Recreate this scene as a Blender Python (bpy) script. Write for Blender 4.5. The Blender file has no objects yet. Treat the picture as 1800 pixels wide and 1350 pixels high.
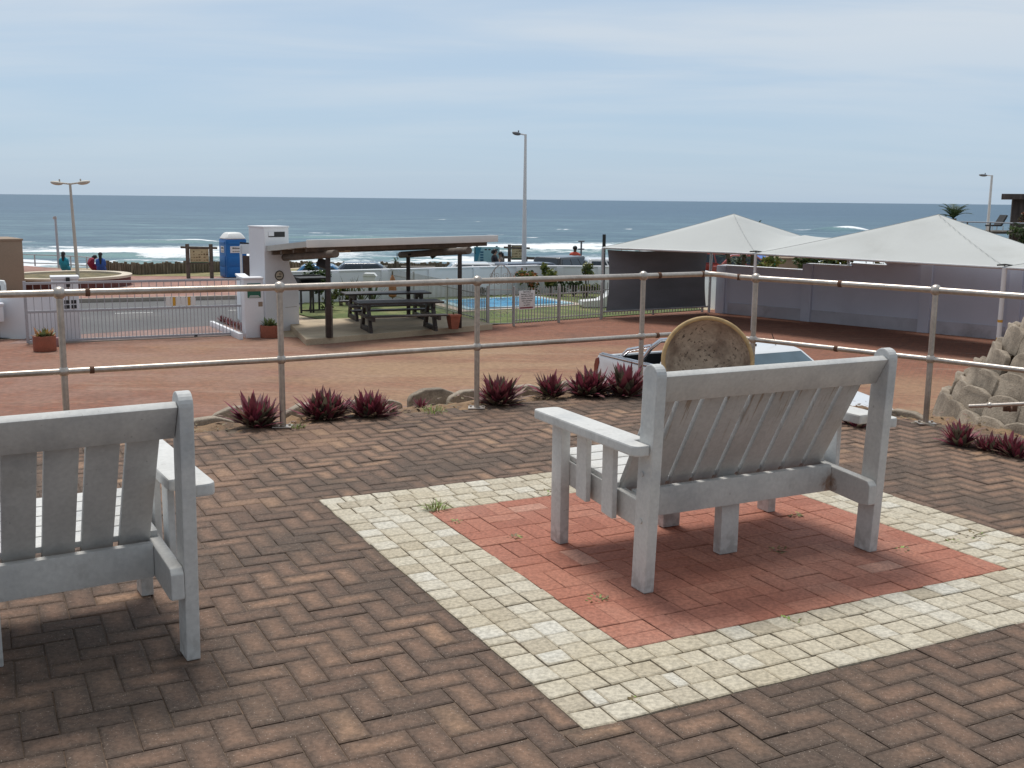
import bpy, bmesh, math, random
import numpy as np
from mathutils import Vector, Matrix, Euler

R = math.radians
random.seed(7)
rng = np.random.default_rng(11)
S = bpy.context.scene

# ------------------------------------------------------------------ camera
EYE = 1.6
FPX = 1885.0
TH = math.atan(325.0 / FPX)
RO = R(0.6)
_f = Vector((0, math.cos(TH), -math.sin(TH)))
_u0 = Vector((0, math.sin(TH), math.cos(TH)))
_r0 = Vector((1, 0, 0))
_r = math.cos(RO) * _r0 + math.sin(RO) * _u0
_u = -math.sin(RO) * _r0 + math.cos(RO) * _u0
camd = bpy.data.cameras.new("camera")
cam = bpy.data.objects.new("camera", camd)
S.collection.objects.link(cam)
camd.sensor_width = 36.0
camd.lens = 36.0 * FPX / 1800.0
camd.clip_start = 0.05
camd.clip_end = 60000
_m = Matrix((_r, _u, -_f)).transposed().to_4x4()
_m.translation = Vector((0, 0, EYE))
cam.matrix_world = _m
S.camera = cam

# ------------------------------------------------------------------ light
S.view_settings.view_transform = 'Standard'
S.view_settings.look = 'None'
S.view_settings.exposure = 0.05
S.view_settings.gamma = 1.0
SUN_EL, SUN_AZ = R(67), R(-24)          # azimuth from +Y towards +X
sund = bpy.data.lights.new("sun", 'SUN')
sund.energy = 2.75
sund.angle = R(17)
sund.color = (1.0, 0.955, 0.89)
sun = bpy.data.objects.new("sun", sund)
S.collection.objects.link(sun)
_sd = Vector((math.sin(SUN_AZ) * math.cos(SUN_EL), math.cos(SUN_AZ) * math.cos(SUN_EL), math.sin(SUN_EL)))
sun.rotation_euler = _sd.to_track_quat('Z', 'Y').to_euler()

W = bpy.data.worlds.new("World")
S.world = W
W.use_nodes = True
nt = W.node_tree
nt.nodes.clear()
def N(t, ty, **kw):
    n = t.nodes.new(ty)
    for k, v in kw.items():
        setattr(n, k, v)
    return n
wo = N(nt, 'ShaderNodeOutputWorld')
bg = N(nt, 'ShaderNodeBackground')
bg.inputs['Strength'].default_value = 0.125
sky = N(nt, 'ShaderNodeTexSky')
sky.sky_type = 'NISHITA'
sky.sun_disc = False
sky.sun_elevation = SUN_EL
sky.sun_rotation = SUN_AZ
sky.air_density = 1.0
sky.dust_density = 0.6
sky.ozone_density = 2.0
tc = N(nt, 'ShaderNodeTexCoord')
sx = N(nt, 'ShaderNodeSeparateXYZ')
nt.links.new(tc.outputs['Generated'], sx.inputs[0])
# project the view direction on a high flat cloud deck
za = N(nt, 'ShaderNodeMath', operation='ADD'); za.inputs[1].default_value = 0.10
nt.links.new(sx.outputs['Z'], za.inputs[0])
zm = N(nt, 'ShaderNodeMath', operation='MAXIMUM'); zm.inputs[1].default_value = 0.03
nt.links.new(za.outputs[0], zm.inputs[0])
dx = N(nt, 'ShaderNodeMath', operation='DIVIDE'); dy = N(nt, 'ShaderNodeMath', operation='DIVIDE')
nt.links.new(sx.outputs['X'], dx.inputs[0]); nt.links.new(zm.outputs[0], dx.inputs[1])
nt.links.new(sx.outputs['Y'], dy.inputs[0]); nt.links.new(zm.outputs[0], dy.inputs[1])
cx = N(nt, 'ShaderNodeCombineXYZ')
nt.links.new(dx.outputs[0], cx.inputs[0]); nt.links.new(dy.outputs[0], cx.inputs[1])
mp = N(nt, 'ShaderNodeMapping')
mp.inputs['Scale'].default_value = (0.42, 1.15, 1)
mp.inputs['Rotation'].default_value = (0, 0, R(-14))
nt.links.new(cx.outputs[0], mp.inputs[0])
n1 = N(nt, 'ShaderNodeTexNoise'); n1.inputs['Scale'].default_value = 0.75; n1.inputs['Detail'].default_value = 7; n1.inputs['Roughness'].default_value = 0.52
n1.inputs['Distortion'].default_value = 0.35
nt.links.new(mp.outputs[0], n1.inputs[0])
r1 = N(nt, 'ShaderNodeMapRange', interpolation_type='SMOOTHSTEP'); r1.inputs[1].default_value = 0.36; r1.inputs[2].default_value = 0.64
nt.links.new(n1.outputs[0], r1.inputs[0])
# thin near the horizon, dense overhead
el = N(nt, 'ShaderNodeMapRange', interpolation_type='SMOOTHSTEP'); el.inputs[1].default_value = 0.0; el.inputs[2].default_value = 0.24
el.inputs[3].default_value = 0.12; el.inputs[4].default_value = 1.0
nt.links.new(sx.outputs['Z'], el.inputs[0])
mu = N(nt, 'ShaderNodeMath', operation='MULTIPLY_ADD'); mu.inputs[1].default_value = 0.72; mu.inputs[2].default_value = 0.26
nt.links.new(r1.outputs[0], mu.inputs[0])
mc = N(nt, 'ShaderNodeMath', operation='MULTIPLY')
nt.links.new(mu.outputs[0], mc.inputs[0]); nt.links.new(el.outputs[0], mc.inputs[1])
SKYBLUE = (3.05, 4.2, 5.6, 1)      # the sky between the clouds, blended over the Nishita sky (x strength)
CLOUD = (5.6, 5.9, 6.15, 1)
mx0 = N(nt, 'ShaderNodeMixRGB'); mx0.inputs[0].default_value = 0.8
nt.links.new(sky.outputs[0], mx0.inputs[1]); mx0.inputs[2].default_value = SKYBLUE
mx1 = N(nt, 'ShaderNodeMixRGB')
nt.links.new(mc.outputs[0], mx1.inputs[0]); nt.links.new(mx0.outputs[0], mx1.inputs[1]); mx1.inputs[2].default_value = CLOUD
# added dimming of the unseen sky behind the viewer, darkens the bench backs
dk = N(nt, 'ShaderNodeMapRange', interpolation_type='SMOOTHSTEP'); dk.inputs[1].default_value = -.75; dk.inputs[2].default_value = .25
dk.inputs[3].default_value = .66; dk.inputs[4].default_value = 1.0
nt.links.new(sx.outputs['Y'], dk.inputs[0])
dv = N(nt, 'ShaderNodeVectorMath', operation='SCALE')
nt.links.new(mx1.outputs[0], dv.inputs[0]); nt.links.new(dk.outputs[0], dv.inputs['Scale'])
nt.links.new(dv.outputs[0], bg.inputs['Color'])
nt.links.new(bg.outputs[0], wo.inputs['Surface'])

# ------------------------------------------------------------------ helpers
def ray(px, py):
    return _f + _r * ((px - 900) / FPX) - _u * ((py - 675) / FPX)
def P(px, py, z):
    d = ray(px, py)
    return Vector((0, 0, EYE)) + d * ((z - EYE) / d.z)
def PY(px, py, Y):
    d = ray(px, py)
    return Vector((0, 0, EYE)) + d * (Y / d.y)
def smooth(a, b, x):
    t = min(1, max(0, (x - a) / (b - a)))
    return t * t * (3 - 2 * t)

COL = S.collection
def tag(o, label=None, cat=None, group=None, kind=None):
    if label: o['label'] = label
    if cat: o['category'] = cat
    if group: o['group'] = group
    if kind: o['kind'] = kind
    return o
def empty(name, loc=(0, 0, 0), rz=0.0):
    o = bpy.data.objects.new(name, None)
    o.empty_display_size = 0.2
    o.location = loc
    o.rotation_euler = (0, 0, rz)
    COL.objects.link(o)
    return o
def thing(name, label, cat, loc=(0, 0, 0), rz=0.0, group=None):
    return tag(empty(name, loc, rz), label, cat, group)
def kids(o):
    return [c for c in bpy.data.objects if c.parent == o]
def copy_tree(o, parent=None):
    c = o.copy(); COL.objects.link(c)
    if parent: c.parent = parent
    for ch in kids(o):
        copy_tree(ch, c)
    return c

class MB:
    """collects geometry, then becomes ONE mesh object"""
    def __init__(s):
        s.v = []; s.f = []; s.sm = []; s.mi = []
    def add(s, verts, faces, smooth=False, mi=0):
        b = len(s.v)
        s.v += [tuple(v) for v in verts]
        for f in faces:
            s.f.append(tuple(b + i for i in f)); s.sm.append(smooth); s.mi.append(mi)
        return s
    def box(s, c, d, rot=None, bev=0.0, mi=0):
        """box centred on c with full size d, optional rotation, optional bevel"""
        bm = bmesh.new()
        bmesh.ops.create_cube(bm, size=1.0)
        for v in bm.verts:
            v.co = Vector((v.co.x * d[0], v.co.y * d[1], v.co.z * d[2]))
        if bev > 0:
            bmesh.ops.bevel(bm, geom=list(bm.edges), offset=min(bev, min(d) * .45), segments=2, profile=.6, affect='EDGES')
        s.from_bm(bm, c, rot, bev > 0, mi)
        return s
    def from_bm(s, bm, c=(0, 0, 0), rot=None, smooth=False, mi=0):
        c = Vector(c)
        bm.verts.index_update()
        vs = []
        for v in bm.verts:
            p = v.co.copy()
            if rot is not None: p = rot @ p
            vs.append(p + c)
        s.add(vs, [[v.index for v in f.verts] for f in bm.faces], smooth, mi)
        bm.free()
    def b2(s, x0, x1, y0, y1, z0, z1, bev=0.0, mi=0):
        return s.box(((x0 + x1) / 2, (y0 + y1) / 2, (z0 + z1) / 2), (abs(x1 - x0), abs(y1 - y0), abs(z1 - z0)), None, bev, mi)
    def beam(s, a, b, w, h, bev=0.0, mi=0, up=(0, 0, 1)):
        """rectangular bar from a to b; w sideways, h along up"""
        a, b = Vector(a), Vector(b)
        d = b - a; L = d.length; d.normalize()
        side = d.cross(Vector(up))
        if side.length < 1e-4: side = Vector((1, 0, 0))
        side.normalize(); upv = side.cross(d)
        rot = Matrix((d, side, upv)).transposed()
        return s.box((a + b) / 2, (L, w, h), rot, bev, mi)
    def tube(s, pts, r, n=12, cap=True, mi=0):
        pts = [Vector(p) for p in pts]
        rs = r if isinstance(r, (list, tuple)) else [r] * len(pts)
        t = []
        for i in range(len(pts)):
            a = pts[max(0, i - 1)]; b = pts[min(len(pts) - 1, i + 1)]
            t.append((b - a).normalized())
        up = Vector((0, 0, 1)) if abs(t[0].z) < .9 else Vector((1, 0, 0))
        x = t[0].cross(up).normalized()
        vs = []; fs = []
        for i, p in enumerate(pts):
            x = (x - t[i] * x.dot(t[i])).normalized()
            y = t[i].cross(x)
            for k in range(n):
                an = 2 * math.pi * k / n
                vs.append(p + (x * math.cos(an) + y * math.sin(an)) * rs[i])
        for i in range(len(pts) - 1):
            for k in range(n):
                a = i * n + k; b = i * n + (k + 1) % n
                fs.append((a, b, b + n, a + n))
        s.add(vs, fs, True, mi)
        if cap:
            m = len(pts) - 1
            s.add(vs[:n], [tuple(range(n))[::-1]], False, mi)
            s.add(vs[m * n:], [tuple(range(n))], False, mi)
        return s
    def lathe(s, prof, c=(0, 0, 0), n=32, rot=None, mi=0, smooth=True):
        c = Vector(c); vs = []; fs = []
        for (r, z) in prof:
            for k in range(n):
                a = 2 * math.pi * k / n
                p = Vector((r * math.cos(a), r * math.sin(a), z))
                if rot is not None: p = rot @ p
                vs.append(p + c)
        for i in range(len(prof) - 1):
            for k in range(n):
                a = i * n + k; b = i * n + (k + 1) % n
                fs.append((a, b, b + n, a + n))
        fs.append(tuple(range(n))[::-1])
        fs.append(tuple(range((len(prof) - 1) * n, len(prof) * n)))
        s.add(vs, fs, smooth, mi)
        return s
    def ball(s, c, r, n=14, mi=0, sc=(1, 1, 1)):
        bm = bmesh.new(); bmesh.ops.create_uvsphere(bm, u_segments=n, v_segments=max(6, n * 2 // 3), radius=r)
        for v in bm.verts: v.co = Vector((v.co.x * sc[0], v.co.y * sc[1], v.co.z * sc[2]))
        s.from_bm(bm, c, None, True, mi); return s
    def prism(s, poly, h0, h1, axis='z', bev=0.0, mi=0, M=None):
        """poly in 2-D extruded from h0 to h1 along axis: 'z' (x,y), 'y' (x,z), 'x' (y,z)"""
        def q(p, h):
            if axis == 'z': return Vector((p[0], p[1], h))
            if axis == 'y': return Vector((p[0], h, p[1]))
            return Vector((h, p[0], p[1]))
        bm = bmesh.new()
        a = [bm.verts.new(q(p, h0)) for p in poly]; b = [bm.verts.new(q(p, h1)) for p in poly]
        n = len(poly)
        bm.faces.new(a[::-1]); bm.faces.new(b)
        for i in range(n):
            bm.faces.new((a[i], a[(i + 1) % n], b[(i + 1) % n], b[i]))
        bmesh.ops.recalc_face_normals(bm, faces=bm.faces)
        if bev > 0:
            ed = [e for e in bm.edges if len(e.link_faces) == 2 and e.calc_face_angle(0) > R(35)]
            bmesh.ops.bevel(bm, geom=ed, offset=bev, segments=2, profile=.6, affect='EDGES')
        if M is not None: bm.transform(M)
        s.from_bm(bm, (0, 0, 0), None, False, mi)
        return s
    def quad(s, a, b, c, d, mi=0):
        return s.add([a, b, c, d], [(0, 1, 2, 3)], False, mi)
    def build(s, name, mat, parent=None, world=False, auto=True):
        me = bpy.data.meshes.new(name)
        v = s.v
        if world and parent is not None:
            inv = (Matrix.Translation(parent.location) @ parent.rotation_euler.to_matrix().to_4x4()).inverted()
            v = [inv @ Vector(p) for p in v]
        me.from_pydata([tuple(p) for p in v], [], s.f)
        for m in (mat if isinstance(mat, (list, tuple)) else [mat]):
            me.materials.append(m)
        me.polygons.foreach_set('use_smooth', s.sm)
        me.polygons.foreach_set('material_index', s.mi)
        me.update()
        if auto and any(s.sm):
            try: me.set_sharp_from_angle(angle=R(42))
            except Exception: pass
        o = bpy.data.objects.new(name, me)
        COL.objects.link(o)
        if parent is not None: o.parent = parent
        return o

# ------------------------------------------------------------------ materials
def M(name, col, rough=.6, metal=0.0, var=.18, scale=3.0, bump=0.0, bscale=60.0, col2=None, mix2=(.52, .7), spec=.5,
      fine=.12, fscale=40.0, stretch=(1, 1, 1), coat=0.0, trans=0.0, emit=None, alpha=1.0, obj=False, bdist=.004):
    m = bpy.data.materials.new(name); m.use_nodes = True
    t = m.node_tree; L = t.links
    b = t.nodes['Principled BSDF']
    b.inputs['Roughness'].default_value = rough
    b.inputs['Metallic'].default_value = metal
    b.inputs['Specular IOR Level'].default_value = spec
    b.inputs['Coat Weight'].default_value = coat
    b.inputs['Transmission Weight'].default_value = trans
    b.inputs['Alpha'].default_value = alpha
    if obj:
        g = N(t, 'ShaderNodeTexCoord'); src = g.outputs['Object']
    else:
        g = N(t, 'ShaderNodeNewGeometry'); src = g.outputs['Position']
    mpn = N(t, 'ShaderNodeMapping'); mpn.inputs['Scale'].default_value = stretch
    L.new(src, mpn.inputs[0]); src = mpn.outputs[0]
    na = N(t, 'ShaderNodeTexNoise'); na.inputs['Scale'].default_value = scale; na.inputs['Detail'].default_value = 5
    nb = N(t, 'ShaderNodeTexNoise'); nb.inputs['Scale'].default_value = fscale; nb.inputs['Detail'].default_value = 4
    L.new(src, na.inputs[0]); L.new(src, nb.inputs[0])
    ra = N(t, 'ShaderNodeMapRange'); ra.inputs[1].default_value = .3; ra.inputs[2].default_value = .7; ra.inputs[3].default_value = 1 - var; ra.inputs[4].default_value = 1 + var
    rb = N(t, 'ShaderNodeMapRange'); rb.inputs[1].default_value = .3; rb.inputs[2].default_value = .7; rb.inputs[3].default_value = 1 - fine; rb.inputs[4].default_value = 1 + fine
    L.new(na.outputs[0], ra.inputs[0]); L.new(nb.outputs[0], rb.inputs[0])
    mm = N(t, 'ShaderNodeMath', operation='MULTIPLY'); L.new(ra.outputs[0], mm.inputs[0]); L.new(rb.outputs[0], mm.inputs[1])
    base = N(t, 'ShaderNodeRGB'); base.outputs[0].default_value = (*col, 1)
    cur = base.outputs[0]
    if col2 is not None:
        nc = N(t, 'ShaderNodeTexNoise'); nc.inputs['Scale'].default_value = scale * .7; nc.inputs['Detail'].default_value = 7; nc.inputs['Roughness'].default_value = .62
        add = N(t, 'ShaderNodeVectorMath', operation='ADD'); add.inputs[1].default_value = (13.1, 7.7, 3.3)
        L.new(src, add.inputs[0]); L.new(add.outputs[0], nc.inputs[0])
        rc = N(t, 'ShaderNodeMapRange', interpolation_type='SMOOTHSTEP'); rc.inputs[1].default_value = mix2[0]; rc.inputs[2].default_value = mix2[1]
        L.new(nc.outputs[0], rc.inputs[0])
        mixn = N(t, 'ShaderNodeMixRGB'); mixn.inputs[2].default_value = (*col2, 1)
        L.new(rc.outputs[0], mixn.inputs[0]); L.new(cur, mixn.inputs[1]); cur = mixn.outputs[0]
    vm = N(t, 'ShaderNodeVectorMath', operation='SCALE'); L.new(cur, vm.inputs[0]); L.new(mm.outputs[0], vm.inputs['Scale'])
    L.new(vm.outputs[0], b.inputs['Base Color'])
    if emit: 
        b.inputs['Emission Color'].default_value = (*emit, 1); b.inputs['Emission Strength'].default_value = 1
    if bump > 0:
        nd = N(t, 'ShaderNodeTexNoise'); nd.inputs['Scale'].default_value = bscale; nd.inputs['Detail'].default_value = 6
        L.new(src, nd.inputs[0])
        bp = N(t, 'ShaderNodeBump'); bp.inputs['Strength'].default_value = bump; bp.inputs['Distance'].default_value = bdist
        L.new(nd.outputs[0], bp.inputs['Height']); L.new(bp.outputs[0], b.inputs['Normal'])
    m['_last'] = vm.name
    return m

def overlay(m, fac_builder, col):
    """mix a stain colour over a finished material; fac_builder(tree) returns a factor socket"""
    t = m.node_tree; b = t.nodes['Principled BSDF']
    prev = b.inputs['Base Color'].links[0].from_socket
    mx = N(t, 'ShaderNodeMixRGB'); mx.inputs[2].default_value = (*col, 1)
    t.links.new(fac_builder(t), mx.inputs[0]); t.links.new(prev, mx.inputs[1]); t.links.new(mx.outputs[0], b.inputs['Base Color'])
    return m
def ramp(t, sock, a, b_, lo=0.0, hi=1.0):
    r = N(t, 'ShaderNodeMapRange', interpolation_type='SMOOTHSTEP')
    r.inputs[1].default_value = a; r.inputs[2].default_value = b_; r.inputs[3].default_value = lo; r.inputs[4].default_value = hi
    t.links.new(sock, r.inputs[0]); return r.outputs[0]
def mul(t, a, b_):
    n = N(t, 'ShaderNodeMath', operation='MULTIPLY')
    for i, s in enumerate((a, b_)):
        if isinstance(s, (int, float)): n.inputs[i].default_value = s
        else: t.links.new(s, n.inputs[i])
    return n.outputs[0]
def noise(t, src, scale, detail=5, stretch=(1, 1, 1), off=(0, 0, 0), rough=.55):
    mpn = N(t, 'ShaderNodeMapping'); mpn.inputs['Scale'].default_value = stretch; mpn.inputs['Location'].default_value = off
    t.links.new(src, mpn.inputs[0])
    n = N(t, 'ShaderNodeTexNoise'); n.inputs['Scale'].default_value = scale; n.inputs['Detail'].default_value = detail; n.inputs['Roughness'].default_value = rough
    t.links.new(mpn.outputs[0], n.inputs[0]); return n.outputs[0]

white_wall = M('white_wall_paint', (.77, .775, .80), .75, var=.05, scale=.8, fine=.02, bump=.1, bscale=30, col2=(.63, .64, .67), mix2=(.55, .8))
grey_wall = M('lilac_grey_wall_paint', (.665, .70, .80), .8, var=.06, scale=.6, fine=.02, bump=.15, bscale=25, col2=(.56, .585, .66), mix2=(.5, .8))
tan_wall = M('tan_wall_paint', (.30, .225, .16), .8, var=.06, scale=.7, bump=.1, bscale=30)
cream = M('cream_paint', (.62, .54, .42), .7, var=.1, scale=2)
steel = M('galvanised_steel', (.52, .46, .405), .38, .8, var=.12, scale=4, bump=.08, bscale=90, col2=(.40, .335, .28), mix2=(.45, .75))
rust = M('rust', (.13, .062, .035), .85, .1, var=.3, scale=30, bump=.3, bscale=120)
chrome = M('polished_steel', (.6, .6, .62), .2, .95, var=.05)
gate_grey = M('grey_gate_paint', (.40, .41, .44), .5, .1, var=.08, scale=3)
fence_grey = M('grey_fence_paint', (.42, .41, .39), .55, .1, var=.1, scale=3)
black_iron = M('black_iron', (.035, .034, .034), .6, .3, var=.2, scale=6)
concrete = M('weathered_concrete', (.285, .245, .195), .9, var=.2, scale=6, bump=.5, bscale=70, col2=(.17, .14, .11), mix2=(.5, .72), fine=.2, fscale=90)
slab_conc = M('patio_concrete', (.50, .40, .275), .85, var=.15, scale=1.2, bump=.2, bscale=30, col2=(.36, .28, .195), mix2=(.45, .75))
terracotta = M('terracotta', (.30, .095, .055), .75, var=.15, scale=5, bump=.1)
darkwood = M('dark_stained_wood', (.036, .026, .023), .5, var=.35, scale=3, bump=.25, bscale=40, stretch=(1, 4, 4))
polewood = M('weathered_pole_wood', (.135, .105, .068), .85, var=.35, scale=4, bump=.4, bscale=30, stretch=(3, 3, .6), col2=(.22, .185, .13), mix2=(.45, .7))
greywood = M('grey_brown_wood', (.115, .095, .075), .8, var=.3, scale=6, bump=.3, bscale=40)
soil = M('sandy_soil', (.25, .155, .085), .95, var=.25, scale=5, bump=.8, bscale=60, col2=(.13, .085, .055), mix2=(.45, .7), fine=.3, fscale=120, bdist=.012)
rubber = M('black_rubber', (.014, .014, .016), .8, spec=.25)
glass_dark = M('tinted_car_glass', (.03, .04, .05), .08, var=.1, spec=.6)
glass_blue = M('windscreen_glass', (.07, .11, .135), .07, var=.25, scale=2.2, spec=.7, fine=.02)
plastic_white = M('white_plastic', (.75, .75, .73), .45, var=.03, fine=.02)

# ------------------------------------------------------------------ terrace frame
AX_U = Vector((0.892, 0.452, 0)).normalized()
AX_V = Vector((-AX_U.y, AX_U.x, 0))
ANG_U = math.atan2(AX_U.y, AX_U.x)
RAILPIX = [(104, 515), (491, 505), (839, 494), (1131, 485), (1329, 489), (1645, 510)]
RAILH = 0.985
posts = [P(x, y, RAILH) for x, y in RAILPIX]
posts = [Vector((p.x, p.y, 0)) for p in posts]
railL = posts[0] + (posts[0] - posts[1]).normalized() * 2.3
p7 = P(1800, 521, RAILH)
dR = (Vector((p7.x, p7.y, 0)) - posts[5]).normalized()
railR = posts[5] + dR * 1.55
railR2 = railR + (dR + Vector((-.25, -.15, 0))).normalized() * 1.6
edge_line = [railL + (railL - posts[0])] + [railL] + posts + [railR, railR2]
def edge_y(x):
    pts = edge_line
    for a, b in zip(pts, pts[1:]):
        if a.x <= x <= b.x:
            return a.y + (b.y - a.y) * (x - a.x) / (b.x - a.x)
    return pts[0].y if x < pts[0].x else pts[-1].y
def edge_off(s_off):
    """the rail line moved outwards by s_off"""
    out = []
    pts = edge_line
    for i, p in enumerate(pts):
        a = pts[max(0, i - 1)]; b = pts[min(len(pts) - 1, i + 1)]
        d = (b - a).normalized()
        n = Vector((-d.y, d.x, 0))
        out.append(p + n * s_off)
    return out

# brick paving: every brick a bevelled tile of the paving's mesh
IN = P(1105, 1140, 0)      # near corner of the red panel
PL, PW, BW = 2.00, 1.90, 0.45
PO = IN                    # panel spans PO + u*[0,PL], PO + v*[0,PW]
def uv_of(p):
    d = p - PO
    return d.dot(AX_U), d.dot(AX_V)
def xy_of(u, v, z=0.0):
    q = PO + AX_U * u + AX_V * v
    return (q.x, q.y, z)

class Paving:
    def __init__(s):
        s.v = []; s.f = []; s.uv = []; s.dim = []; s.tint = []
    def brick(s, u0, u1, v0, v1, z, gap, tint, bev=.006, tilt=.0, wob=0.0):
        u0 += gap / 2; u1 -= gap / 2; v0 += gap / 2; v1 -= gap / 2
        if u1 - u0 < .018 or v1 - v0 < .018: return
        bev = min(bev, (u1 - u0) * .3, (v1 - v0) * .3)
        tu, tv = random.gauss(0, tilt), random.gauss(0, tilt)
        uc, vc = (u0 + u1) / 2, (v0 + v1) / 2
        def zz(u, v): return z + (u - uc) * tu + (v - vc) * tv
        jj = [(random.uniform(-wob, wob), random.uniform(-wob, wob)) for _ in range(4)]
        co = [(u0 + jj[0][0], v0 + jj[0][1]), (u1 + jj[1][0], v0 + jj[1][1]), (u1 + jj[2][0], v1 + jj[2][1]), (u0 + jj[3][0], v1 + jj[3][1])]
        inn = [(co[0][0] + bev, co[0][1] + bev), (co[1][0] - bev, co[1][1] + bev), (co[2][0] - bev, co[2][1] - bev), (co[3][0] + bev, co[3][1] - bev)]
        b = len(s.v)
        for (u, v) in co: s.v.append(xy_of(u, v, zz(u, v) - .030))
        for (u, v) in co: s.v.append(xy_of(u, v, zz(u, v) - bev * .6))
        for (u, v) in inn: s.v.append(xy_of(u, v, zz(u, v)))
        du, dv = u1 - u0, v1 - v0
        def U(q): return ((q[0] - u0) / du, (q[1] - v0) / dv)
        fs = [(8, 9, 10, 11)]
        for k in range(4):
            k2 = (k + 1) % 4
            fs.append((4 + k, 4 + k2, 8 + k2, 8 + k)); fs.append((k, k2, 4 + k2, 4 + k))
        allu = [U(q) for q in co] + [U(q) for q in co] + [U(q) for q in inn]
        for f in fs:
            s.f.append(tuple(b + i for i in f))
            for i in f: s.uv.append(allu[i]); s.dim.append((du, dv))
            s.tint.append(tint)
    def build(s, name, mat, shade_off=0):
        me = bpy.data.meshes.new(name); me.from_pydata(s.v, [], s.f); me.materials.append(mat)
        l1 = me.uv_layers.new(name='face'); l2 = me.uv_layers.new(name='dim')
        l1.data.foreach_set('uv', np.array(s.uv, 'f').ravel()); l2.data.foreach_set('uv', np.array(s.dim, 'f').ravel())
        a = me.attributes.new('tint', 'FLOAT', 'FACE'); a.data.foreach_set('value', np.array(s.tint, 'f'))
        me.update()
        o = bpy.data.objects.new(name, me); COL.objects.link(o); o['kind'] = 'structure'
        return o

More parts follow.
